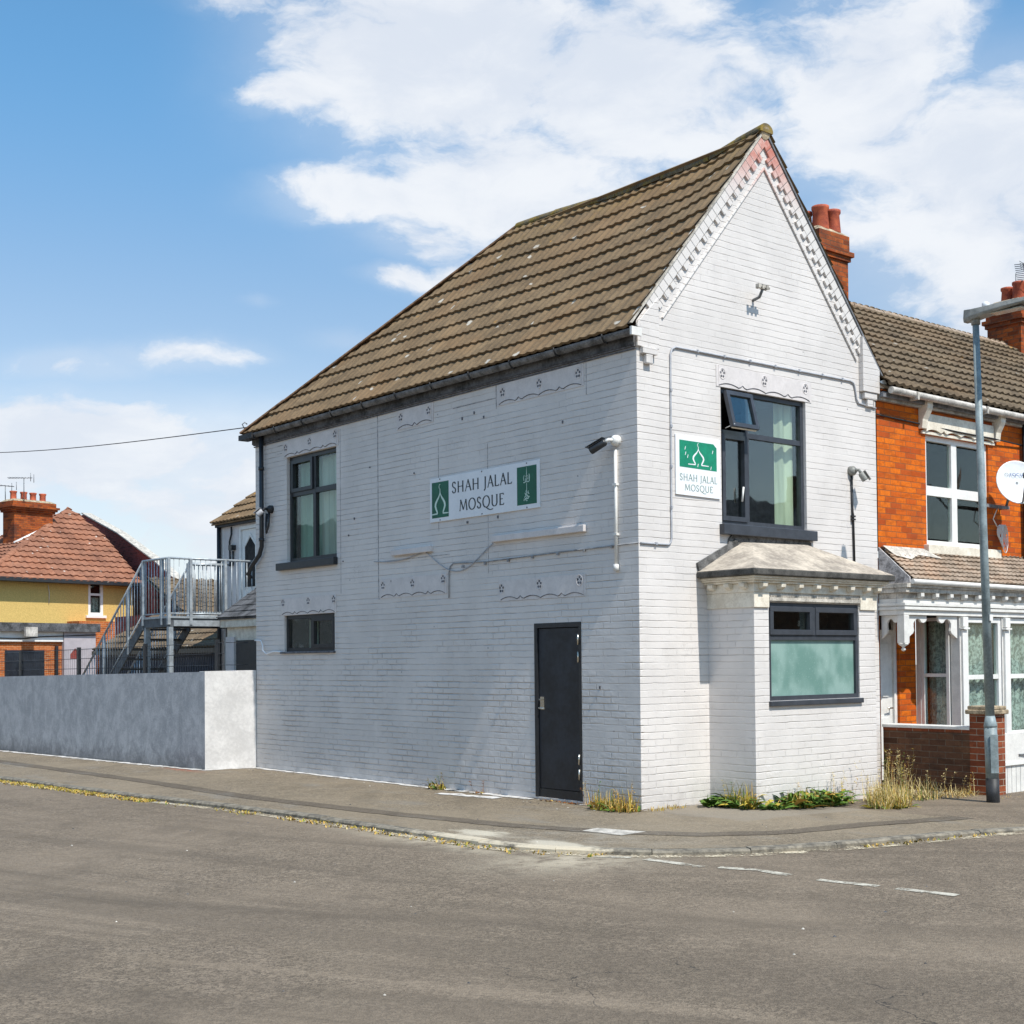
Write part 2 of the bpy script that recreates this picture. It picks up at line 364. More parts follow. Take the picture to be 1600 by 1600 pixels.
MT = {}
MT['paint'] = painted_brick('pale_painted_brick')
MT['paint_smooth'] = plain('pale_paint_on_stone', (.672, .622, .600), 0.5, 0.05, 5.0, bump=0.003)
m, nt, b = newmat('weathered_verge_paint')      # red primer showing where the paint stops near the apex
z = nt.xyz()[2]; f = nt.noise(nt.pos(), 5.0, 6.0, 0.7)
k = nt.sm(nt.m('ADD', z, nt.m('MULTIPLY', f, 0.7)), 7.25, 8.05)
c = nt.mix(k, (.66, .622, .59), nt.mix(nt.sm(f, .4, .62), (.50, .15, .10), (.66, .42, .36)))
xx = nt.m('ABSOLUTE', nt.m('SUBTRACT', nt.xyz()[0], 2.15))
st = nt.m('FRACT', nt.m('DIVIDE', nt.m('SUBTRACT', nt.m('MULTIPLY', z, .761), nt.m('MULTIPLY', xx, .649)), .1135))
jn = nt.m('MAXIMUM', nt.sm(st, .10, .03), nt.sm(st, .94, .98))
c = nt.mix(nt.m('MULTIPLY', jn, .5), c, (.20, .19, .19))
setin(nt, b, col=c, rough=.6, norm=nt.bump(nt.m('SUBTRACT', f, jn), .8, .006)); MT['verge_paint'] = m
MT['black'] = plain('black_window_paint', (.022, .024, .028), 0.35, 0.15, 12.0, spec=0.5)
MT['blackdull'] = plain('black_gutter_plastic', (.028, .028, .03), 0.55, 0.25, 9.0)
MT['charcoal'] = plain('charcoal_window_paint', (.050, .055, .066), 0.38, 0.10, 9.0)
MT['door'] = plain('black_blue_steel_door', (.018, .022, .030), 0.42, 0.25, 2.5, spec=0.5)
MT['gutter'] = plain('dusty_grey_gutter', (.16, .16, .165), 0.6, 0.35, 7.0, dark=(.05, .05, .05))
MT['fascia'] = plain('sooty_fascia', (.10, .10, .105), 0.85, 0.4, 3.5, dark=(.022, .022, .022))
MT['lead'] = plain('lead_flashing', (.20, .205, .22), 0.6, 0.25, 6.0, bump=.006)
MT['white'] = plain('white_upvc', (.80, .785, .75), 0.4, 0.04, 4.0)
MT['grimegut'] = plain('grimy_white_gutter', (.56, .52, .47), 0.5, 0.2, 5.0)
MT['whitepaint'] = plain('old_white_gloss_paint', (.75, .73, .69), 0.5, 0.055, 9.0, bump=.002)
MT['cream'] = plain('cream_painted_stone', (.77, .71, .60), 0.6, 0.10, 7.0, bump=.004, dark=(.62, .55, .44))
MT['stone'] = plain('weathered_render_stone', (.52, .48, .42), 0.8, 0.22, 8.0, bump=.008)
MT['bayroof'] = plain('weathered_felt_bay_roof', (.43, .37, .30), 0.9, 0.22, 3.5, bump=.012, dark=(.24, .205, .17))
MT['bayedge'] = plain('dark_bitumen_edge', (.085, .080, .072), 0.85, 0.3, 7.0, bump=.006)
MT['cement'] = plain('rough_grey_cement', (.14, .135, .13), 0.95, 0.35, 9.0, bump=.02)
MT['tile'] = tile_mat('brown_concrete_tile', (.225, .155, .088), (.130, .090, .053), (.26, .17, .07), 7.9, .60)
MT['hip'] = plain('red_brown_hip_cover', (.20, .115, .065), .9, .3, 9.0, bump=.01)
MT['tile_ridge'] = tile_mat('ridge_tile', (.20, .165, .11), (.07, .06, .045), (.30, .20, .03), 7.0, .3)
MT['tile_terr'] = tile_mat('greybrown_terrace_tile', (.185, .138, .088), (.090, .066, .044), (.26, .19, .11), 8.0, .35)
MT['tile_red'] = tile_mat('red_brown_tile', (.33, .155, .095), (.19, .085, .055), None, 0, .6)
MT['tile_small'] = tile_mat('small_clay_tile', (.40, .32, .25), (.20, .15, .11), None, 0, .3, light=(.58, .34, .20))
MT['brick'] = bare_brick('orange_red_brick', (.80, .185, .010), (.58, .105, .010), (.30, .12, .05), .22, (.38, .06, .015))
MT['brickdark'] = bare_brick('sooty_brown_brick', (.200, .095, .050), (.125, .058, .034), (.20, .15, .11), .45)
MT['brickpier'] = bare_brick('gate_pier_brick', (.36, .10, .04), (.25, .065, .03), (.42, .36, .28), .25)
MT['brickchim'] = bare_brick('chimney_brick', (.50, .12, .022), (.30, .065, .020), (.16, .11, .07), .55)
MT['bricky'] = bare_brick('yellow_house_orange_brick', (.55, .16, .04), (.48, .12, .03), (.62, .48, .30), .05)
MT['brickred'] = bare_brick('deep_red_brick', (.36, .075, .055), (.27, .055, .05), (.24, .15, .13), .15)
MT['pot'] = plain('terracotta_pot', (.46, .105, .045), 0.75, 0.18, 9.0, dark=(.25, .05, .03))
MT['glass'] = glass('window_glass', 1.95)
MT['glass2'] = glass('old_window_glass', 1.55)
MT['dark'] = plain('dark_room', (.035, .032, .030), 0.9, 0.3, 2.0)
MT['curt_g'] = curtain_mat('pale_green_curtain', (.42, .55, .46), 14)
MT['curt_w'] = curtain_mat('cream_curtain', (.66, .64, .58), 16)
MT['curt_y'] = curtain_mat('white_gold_curtain', (.82, .78, .62), 20)
MT['lace'] = curtain_mat('lace_net_curtain', (.70, .70, .68), 30, .55)
m, nt, b = newmat('frosted_turquoise_film')
f = nt.noise(nt.scale(nt.pos(), (1.6, 1, 1.2)), 1.5, 3.0); f2 = nt.noise(nt.pos(), 45.0, 4.0, .7)
c = nt.mix(nt.sm(f, .38, .62), (.15, .27, .235), (.27, .40, .36))
c = nt.mix(nt.sm(f2, .62, .75, 0, .35), c, (.46, .58, .54))
setin(nt, b, col=c, rough=nt.lin(f2, .3, .7, .12, .32), spec=.6); MT['frost'] = m
MT['galv'] = plain('galvanised_steel', (.42, .455, .48), 0.45, 0.15, 8.0, metal=.35)
MT['galvdark'] = plain('dull_galvanised_stringer', (.12, .13, .14), 0.6, 0.2, 5.0, metal=.3)
MT['lamp'] = plain('grey_green_lamp_paint', (.235, .285, .295), 0.5, 0.16, 6.0)
MT['lamphead'] = plain('lamp_head_grey', (.24, .24, .22), 0.5, 0.15, 6.0)
MT['lens'] = plain('lamp_lens', (.35, .33, .24), 0.25, 0.2, 20.0)
MT['signwhite'] = plain('white_sign_board', (.80, .81, .83), 0.3, 0.02, 4.0, spec=.5)
MT['signgreen'] = plain('dark_green_vinyl', (.006, .115, .062), 0.35, 0.10, 5.0)
MT['signgreen2'] = plain('faded_bright_green_vinyl', (.010, .24, .135), 0.4, 0.10, 5.0)
MT['ink'] = plain('dark_grey_lettering', (.045, .055, .060), 0.5, 0.05, 4.0)
MT['inkgreen'] = plain('faded_green_lettering', (.16, .27, .22), 0.5, 0.2, 30.0)
MT['mark'] = plain('pale_green_vinyl_symbol', (.62, .78, .68), 0.5, 0.05, 10.0)
MT['cable'] = plain('black_cable', (.02, .02, .022), 0.6, 0.1, 6.0)
MT['cablegrey'] = plain('grey_painted_cable', (.40, .41, .44), 0.6, 0.1, 6.0)
MT['steel'] = plain('stainless_handle', (.62, .58, .50), 0.25, 0.1, 10.0, metal=.9)
MT['render_y'] = plain('yellow_pebbledash_render', (.66, .46, .155), 0.95, 0.07, 24.0, bump=.02, dark=(.53, .36, .115))
MT['greywall'] = plain('dark_grey_cladding', (.075, .075, .09), 0.7, 0.15, 4.0)
MT['aerial'] = plain('aerial_metal', (.20, .21, .22), 0.45, 0.2, 10.0, metal=.5)
MT['dish'] = plain('pale_dish_enamel', (.74, .76, .77), 0.4, 0.05, 4.0)
MT['dishblue'] = plain('navy_dish_lettering', (.04, .09, .26), 0.5, 0.05, 4.0)
MT['flaunch'] = plain('mortar_flaunching', (.42, .33, .22), 0.95, 0.3, 9.0, bump=.02)
MT['pink'] = plain('pale_grey_pink_cladding', (.42, .38, .40), 0.6, 0.05, 4.0)

# asphalt
def asphalt(name, base, kind):
    m, nt, b = newmat(name); P = nt.pos(); x, y, z = nt.xyz()
    agg = nt.n('ShaderNodeTexVoronoi', {'Vector': P, 'Scale': 110.0}); ac = nt.xyz(agg.outputs['Color'])[0]
    fine = nt.noise(P, 60.0, 5.0, 0.75); mid = nt.noise(P, 3.5, 6.0, 0.65); bigv = nt.noise(P, 0.35, 5.0, 0.6)
    c = nt.mix(nt.sm(ac, 0.1, 1.0), tuple(q*.40 for q in base), tuple(q*1.55 for q in base))
    cg = nt.n('ShaderNodeTexVoronoi', {'Vector': P, 'Scale': 42.0}); cgc = nt.xyz(cg.outputs['Color'])[0]
    c = nt.mix(nt.sm(cgc, 0.70, 0.95, 0, .6), c, tuple(q*1.8 for q in base))
    c = nt.mix(nt.sm(cgc, 0.30, 0.05, 0, .6), c, tuple(q*.42 for q in base))
    g2 = nt.noise(P, 24.0, 6.0, 0.8)
    c = nt.mix(nt.sm(g2, 0.52, 0.62, 0, .6), c, tuple(q*1.7 for q in base))
    c = nt.mix(nt.sm(g2, 0.48, 0.38, 0, .6), c, tuple(q*.45 for q in base))
    c = nt.mix(nt.sm(fine, 0.35, 0.7, 0, .55), c, tuple(q*1.45 for q in base))
    c = nt.mix(nt.sm(mid, 0.35, 0.68, 0, .34), c, tuple(q*.62 for q in base))
    c = nt.mix(nt.sm(bigv, 0.42, 0.60, 0, .45), c, tuple(q*1.40 for q in base))
    bv2 = nt.noise(nt.vec(nt.m('ADD', nt.m('MULTIPLY', x, .5), nt.m('MULTIPLY', y, -.4)), nt.m('ADD', nt.m('MULTIPLY', x, .12), nt.m('MULTIPLY', y, .15)), 4.0), 2.2, 6.0, .65)
    c = nt.mix(nt.sm(bv2, .52, .68, 0, .40), c, tuple(q*.60 for q in base))
    if kind == 'road':
        # long turning tyre tracks through the junction : rings about a far centre, broken by noise
        rr = nt.m('SQRT', nt.m('ADD', nt.m('POWER', nt.m('SUBTRACT', x, 13.0), 2.0), nt.m('POWER', nt.m('SUBTRACT', y, 6.0), 2.0)))
        tr = nt.noise(nt.vec(nt.m('MULTIPLY', rr, 1.5), nt.m('MULTIPLY', x, 0.12), nt.m('MULTIPLY', y, 0.12)), 1.0, 5.0, 0.65)
        c = nt.mix(nt.sm(tr, 0.44, 0.64, 0, .42), c, tuple(q*.60 for q in base))
        tr2 = nt.noise(nt.vec(nt.m('MULTIPLY', rr, 6.0), nt.m('MULTIPLY', x, 0.3), nt.m('MULTIPLY', y, 0.3)), 1.0, 3.0, 0.6)
        c = nt.mix(nt.sm(tr2, 0.58, 0.70, 0, .28), c, tuple(q*.5 for q in base))
        ck = nt.n('ShaderNodeTexVoronoi', {'Vector': nt.n('ShaderNodeVectorMath', {0: nt.scale(P, (.30, .30, .30)), 1: nt.scale(nt.n('ShaderNodeTexNoise', {'Vector': P, 'Scale': 1.3, 'Detail': 6.0}).outputs['Color'], (.5, .5, .5))}, operation='ADD').outputs[0], 'Scale': 1.0}, feature='DISTANCE_TO_EDGE').outputs[0]
        ckm = nt.m('MULTIPLY', nt.sm(ck, 0.003, 0.0005), nt.sm(nt.noise(P, .5, 2.0), .56, .64))
        c = nt.mix(nt.m('MULTIPLY', ckm, .75), c, (.02, .02, .02))
        # pale sandy silt swept to the kerb corner
        sand = nt.m('MAXIMUM', nt.blob(x, y, -2.75, -1.95, .75, .55), nt.m('MULTIPLY', nt.blob(x, y, -3.0, -.4, .22, 1.5), .75))
        sand = nt.m('MULTIPLY', sand, nt.sm(nt.noise(nt.scale(P, (1, 1, 1)), 4.0, 6.0, .7), .30, .60))
        c = nt.mix(nt.m('MULTIPLY', sand, .8), c, (.50, .43, .32))
        # faint long scuffs
        for (px_, py_, qx, qy, wd, st_, cc) in ((-7.05, -3.1, -5.15, -6.85, .10, .35, tuple(q*1.5 for q in base)), (-6.9, -.5, -4.2, -5.0, .16, .35, tuple(q*.55 for q in base)), (-5.0, .5, -3.6, -5.5, .12, .3, tuple(q*.6 for q in base)), (-8.0, -4.0, -5.2, -8.0, .22, .3, tuple(q*.6 for q in base))):
            L_ = math.hypot(qx-px_, qy-py_); ex, ey = (qx-px_)/L_, (qy-py_)/L_
            al = nt.m('ADD', nt.m('MULTIPLY', nt.m('SUBTRACT', x, px_), ex), nt.m('MULTIPLY', nt.m('SUBTRACT', y, py_), ey))
            ac_ = nt.m('ABSOLUTE', nt.m('ADD', nt.m('ADD', nt.m('MULTIPLY', nt.m('SUBTRACT', x, px_), -ey), nt.m('MULTIPLY', nt.m('SUBTRACT', y, py_), ex)), nt.m('MULTIPLY', nt.m('SUBTRACT', mid, .5), .5)))
            k_ = nt.m('MULTIPLY', nt.sm(ac_, wd, wd*.2), nt.m('MULTIPLY', nt.sm(al, -.5, .6), nt.sm(al, L_+.4, L_-.8)))
            c = nt.mix(nt.m('MULTIPLY', k_, st_), c, cc)
    else:
        s1 = nt.m('MAXIMUM', nt.blob(x, y, -2.42, -1.45, .30, .55), nt.m('MULTIPLY', nt.blob(x, y, -2.45, -.35, .32, .75), .85))
        sn = nt.noise(nt.vec(nt.m('MULTIPLY', x, 3.0), nt.m('MULTIPLY', y, 1.3)), 1.6, 7.0, .7)
        c = nt.mix(nt.sm(nt.m('ADD', s1, nt.m('MULTIPLY', nt.m('SUBTRACT', sn, .5), 1.7)), .40, .95, 0, .85), c, (.56, .50, .39))
        s1b = nt.m('MULTIPLY', nt.blob(x, y, -1.9, -1.2, .8, .9), nt.sm(nt.noise(P, 3.2, 6.0, .7), .40, .66))
        c = nt.mix(nt.m('MULTIPLY', s1b, .45), c, (.36, .33, .28))
        s2 = nt.m('MULTIPLY', nt.sm(nt.noise(nt.vec(nt.m('MULTIPLY', x, 1.2), nt.m('MULTIPLY', y, .5)), 1.4, 5.0, .65), .52, .72), .5)
        c = nt.mix(s2, c, (.23, .215, .19))
        red = nt.m('MULTIPLY', nt.blob(x, y, -1.02, 8.9, .12, .5), nt.sm(nt.noise(P, 8, 4, .6), .4, .55))
        c = nt.mix(nt.m('MULTIPLY', red, .8), c, (.36, .10, .06))
        # concrete forecourt strip in front of the bay
        fc = nt.m('MULTIPLY', nt.sm(nt.m('ADD', y, nt.m('MULTIPLY', mid, .25)), -1.32, -1.24), nt.sm(x, 0.05, 0.15))
        c = nt.mix(nt.m('MULTIPLY', fc, .55), c, (.26, .225, .18))
    h = nt.m('ADD', nt.m('MULTIPLY', agg.outputs[0], 0.7), nt.m('MULTIPLY', fine, 0.5))
    setin(nt, b, col=c, rough=nt.lin(mid, .3, .7, .72, .92), norm=nt.bump(h, 0.9, 0.006), spec=.3)
    return m
MT['road'] = asphalt('road_asphalt', (.176, .138, .099), 'road')
MT['pave'] = asphalt('pavement_asphalt', (.200, .160, .111), 'pave')
MT['patch'] = asphalt('dark_trench_patch', (.118, .094, .068), 'x')
m, nt, b = newmat('worn_road_paint'); f = nt.noise(nt.pos(), 14.0, 6.0, .75); f2 = nt.noise(nt.pos(), 2.5, 3.0)
c = nt.mix(nt.sm(f, .35, .6), (.27, .24, .19), (.54, .50, .41))
setin(nt, b, col=c, rough=.8, alpha=nt.sm(nt.m('ADD', nt.m('MULTIPLY', f, .7), nt.m('MULTIPLY', f2, .4)), .40, .56)); MT['roadpaint'] = m
m, nt, b = newmat('kerb_concrete'); f = nt.noise(nt.pos(), 9.0, 6.0, .7); x, y, z = nt.xyz()
c = nt.mix(nt.sm(f, .35, .65), (.10, .088, .07), (.27, .235, .18))
k = nt.m('MAXIMUM', nt.blob(x, y, -2.60, -1.60, .35, .75), nt.m('MULTIPLY', nt.blob(x, y, -2.75, -.5, .3, 1.0), .8))
c = nt.mix(nt.sm(nt.m('ADD', k, nt.m('MULTIPLY', nt.m('SUBTRACT', f, .5), 1.2)), .35, .8, 0, .9), c, (.58, .50, .37))
setin(nt, b, col=c, rough=.9, norm=nt.bump(f, .8, .01)); MT['kerb'] = m
m, nt, b = newmat('mortar_spill'); f = nt.noise(nt.pos(), 6.0, 6.0, .75)
setin(nt, b, col=nt.mix(nt.sm(f, .35, .6), (.34, .31, .28), (.66, .64, .61)), rough=.9, alpha=nt.sm(f, .36, .44)); MT['spill'] = m
m, nt, b = newmat('mottled_blue_grey_render')
x, y, z = nt.xyz(); P = nt.pos()
n1 = nt.noise(nt.scale(P, (1, 1, .8)), 4.2, 8.0, .75, .4); n2 = nt.noise(nt.vec(nt.m('MULTIPLY', y, 3.2), nt.m('MULTIPLY', z, .5)), 1.2, 5.0, .65); n3 = nt.noise(P, 30.0, 4.0, .7)
c = nt.mix(nt.sm(n1, .38, .64), (.34, .345, .36), (.49, .49, .50))
c = nt.mix(nt.sm(n2, .50, .72, 0, .45), c, (.25, .258, .27))
c = nt.mix(nt.sm(n3, .52, .72, 0, .45), c, (.60, .60, .61))
c = nt.mix(nt.m('MULTIPLY', nt.sm(nt.m('ADD', z, nt.m('MULTIPLY', n1, .5)), .62, .20), .7), c, (.085, .085, .085))
setin(nt, b, col=c, rough=.75, norm=nt.bump(nt.m('ADD', n1, nt.m('MULTIPLY', n3, .4)), .5, .012)); MT['mottle'] = m
MT['palewall'] = plain('pale_painted_render', (.63, .61, .59), .7, .08, 3.0, bump=.012)

# ------------------------------------------------------------------ ground
ZR = -0.035
mb = MB(); mb.face([(-250, -250, ZR), (250, -250, ZR), (250, 250, ZR), (-250, 250, ZR)])
tag(mb.build('road', MT['road'], origin=(0, 0, 0)), kind='structure')
KP = [(-6.9, 45), (-5.2, 25), (-4.25, 16), (-3.62, 9.49), (-3.44, 7.51), (-3.30, 5.65), (-3.13, 4.31), (-2.98, 3.16), (-2.89, 1.82), (-2.85, .73), (-2.82, -.31), (-2.74, -1.14),
      (-2.51, -1.73), (-2.2, -2.18), (-1.77, -2.53), (-1.4, -2.77), (-1.01, -2.93), (-.49, -3.08), (0., -3.2), (.78, -3.35), (1.58, -3.53), (4.0, -3.95), (10, -4.9), (30, -8.0)]
def resample(P, n):
    P = [Vector((*p, 0)) for p in P]; L = [0]
    for i in range(1, len(P)): L.append(L[-1]+(P[i]-P[i-1]).length)
    out = []
    for k in range(n):
        t = L[-1]*k/(n-1); i = 0
        while i < len(L)-2 and L[i+1] < t: i += 1
        f = (t-L[i])/(L[i+1]-L[i]); out.append(P[i].lerp(P[i+1], f))
    return out
KS = []
for i in range(len(KP)-1):       # catmull-rom
    p0, p1, p2, p3 = [Vector((*KP[max(0, min(len(KP)-1, i+d))], 0)) for d in (-1, 0, 1, 2)]
    for k in range(6):
        t = k/6; KS.append(.5*((2*p1)+(-p0+p2)*t+(2*p0-5*p1+4*p2-p3)*t*t+(-p0+3*p1-3*p2+p3)*t**3))
KS.append(Vector((*KP[-1], 0))); KS = resample([(v.x, v.y) for v in KS], 190)
def zp(x, y):   # pavement falls gently to the right along the terrace
    return -0.028*max(0, min(x-0.8, 4.0)) if y < 3 else 0.0
def nrmk(i):
    d = (KS[min(i+1, len(KS)-1)]-KS[max(i-1, 0)]).normalized(); return Vector((-d.y, d.x, 0))   # points to the pavement side
mb = MB(); bm = mb.bm; rows = []
for i, k in enumerate(KS):
    n = nrmk(i); tgt = Vector((max(1.0, k.x+3.5) if k.y > 1.0 else max(1.0, k.x+0.4), max(0.8, k.y), 0))
    a = k + n*0.125; row = []
    for j in range(13):
        q = a.lerp(tgt, j/12); row.append(bm.verts.new((q.x, q.y, zp(q.x, q.y) + (0.006 if j == 0 else 0))))
    rows.append(row)
for i in range(len(rows)-1):
    for j in range(12): 
        f = bm.faces.new([rows[i][j], rows[i][j+1], rows[i+1][j+1], rows[i+1][j]]); f.smooth = True
# yard behind the building
mb.face([(1.0, .8, 0), (60, .8, 0), (60, 60, 0), (1.0, 60, 0)]) if False else None
o = mb.build('pavement', MT['pave']); tag(o, kind='structure')
mb = MB(); mb.face([(-1.5, 4, -0.012), (60, 4, -0.012), (60, 90, -0.012), (-3.0, 90, -0.012)])
tag(mb.build('yard_ground', MT['patch']), kind='structure')
# kerb stones
mb = MB(); acc = 0; i = 0
while i < len(KS)-3:
    j = min(i+2, len(KS)-1)
    jt = random.uniform(-.006, .006)
    def kp(ii, off, z): q = KS[ii]+nrmk(ii)*off; return (q.x, q.y, z + zp(q.x, q.y)*.9)
    e = .008
    for a_, b_ in ((i, i+1), (i+1, j)):
        A0 = [Vector(kp(a_, o_, z_)) for o_, z_ in ((0, -.2), (.125, -.2), (.125, .010+jt), (.018, .010+jt), (0, -.006+jt))]
        B0 = [Vector(kp(b_, o_, z_)) for o_, z_ in ((0, -.2), (.125, -.2), (.125, .010+jt), (.018, .010+jt), (0, -.006+jt))]
        if a_ == i: A0 = [p.lerp(q, e) for p, q in zip(A0, B0)]
        if b_ == j: B0 = [p.lerp(q, e) for p, q in zip(B0, A0)]
        mb.hexa(A0, B0)
    i = j
tag(mb.build('kerb', MT['kerb']), kind='structure')
def strip(name, mat, pts, w0, z, jitter=.015, ws=None):
    mb = MB(); P = [Vector((*p, 0)) for p in pts]; out = []
    Q = resample([(p.x, p.y) for p in P], max(8, int(sum((P[i+1]-P[i]).length for i in range(len(P)-1))/.12)))
    for i, q in enumerate(Q):
        d = (Q[min(i+1, len(Q)-1)]-Q[max(i-1, 0)]).normalized(); n = Vector((-d.y, d.x, 0))
        f = i/(len(Q)-1); ww = w0 if ws is None else ws[0]+(ws[1]-ws[0])*f
        a = q+n*(ww/2+random.uniform(-jitter, jitter)); b_ = q-n*(ww/2+random.uniform(-jitter, jitter))
        out.append((mb.bm.verts.new((a.x, a.y, z+zp(a.x, a.y))), mb.bm.verts.new((b_.x, b_.y, z+zp(b_.x, b_.y)))))
    for i in range(len(out)-1): mb.bm.faces.new([out[i][0], out[i][1], out[i+1][1], out[i+1][0]])
    bmesh.ops.recalc_face_normals(mb.bm, faces=mb.bm.faces[:])
    return mb
mb = strip('x', None, [(-3.2, 24), (-2.46, 12.8), (-2.33, 7.93), (-2.34, 4.19), (-2.12, 1.79), (-1.84, -.04), (-1.49, -1.05), (-1.0, -1.80), (-.36, -2.2), (1.07, -2.42), (3.14, -2.6), (8, -3.0), (20, -5)], .26, .004)
tag(mb.build('pavement_trench_patch', MT['patch'], recalc=False), kind='structure')
mb = MB()
for pts in ([(-3.95, 13), (-3.74, 9.1), (-3.30, 5.25)], [(-3.32, 4.95), (-3.17, 4.2)], [(-2.55, -1.9), (-2.33, -2.22)], [(-2.31, -2.37), (-2.28, -2.97)], [(-2.21, -3.08), (-2.09, -3.36), (-2.10, -3.70)], [(-2.12, -3.98), (-2.03, -4.46)], [(-2.02, -4.60), (-1.95, -5.05)]):
    s = strip('x', None, pts, .095, ZR+.004, .010)
    me = bpy.data.meshes.new('t'); s.bm.to_mesh(me); s.bm.free(); mb.bm.from_mesh(me); bpy.data.meshes.remove(me)
tag(mb.build('road_markings', MT['roadpaint'], recalc=False), kind='structure')
mb = MB(); mb.face([(-1.62, -.83, .005), (-1.38, -.78, .005), (-1.24, -1.30, .005), (-1.60, -1.34, .005)])
tag(mb.build('utility_cover', MT['stone'], origin=(-1.46, -1.06, 0)), 'pale rectangular utility cover set in the pavement by the corner', 'utility cover')
m, nt, b = newmat('sandy_silt'); f = nt.noise(nt.pos(), 5.0, 7.0, .75); f2 = nt.noise(nt.pos(), 40.0, 3.0, .7)
setin(nt, b, col=nt.mix(nt.sm(f2, .35, .65), (.36, .29, .19), (.60, .52, .38)), rough=.95, alpha=nt.sm(nt.m('ADD', nt.m('MULTIPLY', f, .8), nt.m('MULTIPLY', f2, .25)), .49, .60)); MT['silt'] = m
def kstrip(off, wd, z, i0=0, i1=None):
    mb = MB(); pr = None
    for i in range(i0, i1 or len(KS)):
        k_ = KS[i]; n = nrmk(i); a = k_+n*(off-wd/2); b_ = k_+n*(off+wd/2)
        vs = (mb.bm.verts.new((a.x, a.y, z)), mb.bm.verts.new((b_.x, b_.y, z)))
        if pr: mb.bm.faces.new([pr[0], vs[0], vs[1], pr[1]])
        pr = vs
    bmesh.ops.recalc_face_normals(mb.bm, faces=mb.bm.faces[:])
    for f in mb.bm.faces:
        if f.normal.z < 0: f.normal_flip()
    return mb
tag(kstrip(-.075, .15, ZR+.005).build('kerb_silt', MT['silt'], recalc=False), 'sandy silt lying in the kerb channel', 'silt', kind='stuff')
# mortar / paint spill along the feet of the walls
mb = strip('x', None, [(-1.52, 16), (-.87, 8.52), (-.02, 8.36), (-.06, 8.0), (-.06, 1.75)], .13, .006, .035)
s = strip('x', None, [(-.06, .90), (-.05, .1)], .08, .006, .03)
me = bpy.data.meshes.new('t'); s.bm.to_mesh(me); s.bm.free(); mb.bm.from_mesh(me); bpy.data.meshes.remove(me)
s = strip('x', None, [(-.42, 3.1), (-.28, 2.1)], .16, .006, .05)
me = bpy.data.meshes.new('t'); s.bm.to_mesh(me); s.bm.free(); mb.bm.from_mesh(me); bpy.data.meshes.remove(me)
tag(mb.build('mortar_spill', MT['spill'], recalc=False), 'pale mortar and paint spilled along the foot of the walls', 'mortar', kind='stuff')

# ------------------------------------------------------------------ roofs
def tile_roof(name, mat, parent, p0, ud, L, sd, S, clips=(), expo=.335, roll=.150, amp=.015, step=.030, res=6, gap=0.0, sag=0.0, seed=1, deform=None):
    p0 = Vector(p0); ud = Vector(ud).normalized(); sd = Vector(sd).normalized(); nn = ud.cross(sd); nn = nn if nn.z > 0 else -nn
    rnd = random.Random(seed)
    mb = MB(); nu = max(2, int(L/roll*res)); rows = []; i = 0; s0 = 0.0
    while s0 < S-1e-4:
        s1 = min(S, s0+expo); f = 1-(s1-s0)/expo
        off = rnd.uniform(-.004, .004)
        rows += [(s0, -.004, i), (s0+off*.5, step, i), (s1, step*f, i)]
        s0 = s1; i += 1
    grid = []
    jit = {}
    for (s_, h_, ci) in rows:
        r_ = []
        for k in range(nu+1):
            u = L*k/nu
            wv = amp*(0.5+0.5*math.cos(2*math.pi*(u/roll)))**1.6
            tid = int(u/(roll*2))
            if (ci, tid) not in jit: jit[(ci, tid)] = rnd.uniform(0, .009)
            hh = h_+wv+jit[(ci, tid)]
            sg = sag*math.sin(math.pi*s_/S)*math.sin(math.pi*u/L)
            r_.append(mb.bm.verts.new(p0+ud*u+sd*s_+nn*(hh-sg)))
        grid.append(r_)
    for i in range(len(grid)-1):
        for k in range(nu):
            f = mb.bm.faces.new([grid[i][k], grid[i][k+1], grid[i+1][k+1], grid[i+1][k]])
            f.smooth = False
    # underside board so the roof has thickness
    if deform:
        for v in mb.bm.verts: v.co.z += deform(v.co)
    bo = .17 if deform else .045; ui = ud*(.16 if deform else 0)
    q = [p0+ui-nn*bo, p0+ud*L-nn*bo, p0+ud*L+sd*S-nn*bo, p0+ui+sd*S-nn*bo]
    mb.hexa(q, [v+nn*.03 for v in q])
    for pt, no in clips: mb.clip(Vector(pt), Vector(no))
    return mb.build(name, mat, parent, recalc=False)
def ridge(name, mat, parent, a, b, r=.12, seg_len=.42, flat=.75, deform=None):
    a = Vector(a); b = Vector(b); L = (b-a).length; d = (b-a)/L; n = max(1, round(L/seg_len)); mb = MB()
    x = d.cross(Vector((0, 0, 1))).normalized(); up = x.cross(d).normalized()
    for i in range(n):
        p = a+d*(L*i/n+.006); q = a+d*(L*(i+1)/n-.006); o = random.uniform(-.006, .008)
        rr = r+random.uniform(-.005, .005)
        pr = [x*math.cos(R(t))*rr+up*(math.sin(R(t))*rr*flat+o) for t in range(-12, 193, 17)]
        if deform: p = p+Vector((0, 0, deform(p))); q = q+Vector((0, 0, deform(q)))
        mb.hexa([p+v for v in pr], [q+v for v in pr])
    return mb.build(name, mat, parent)

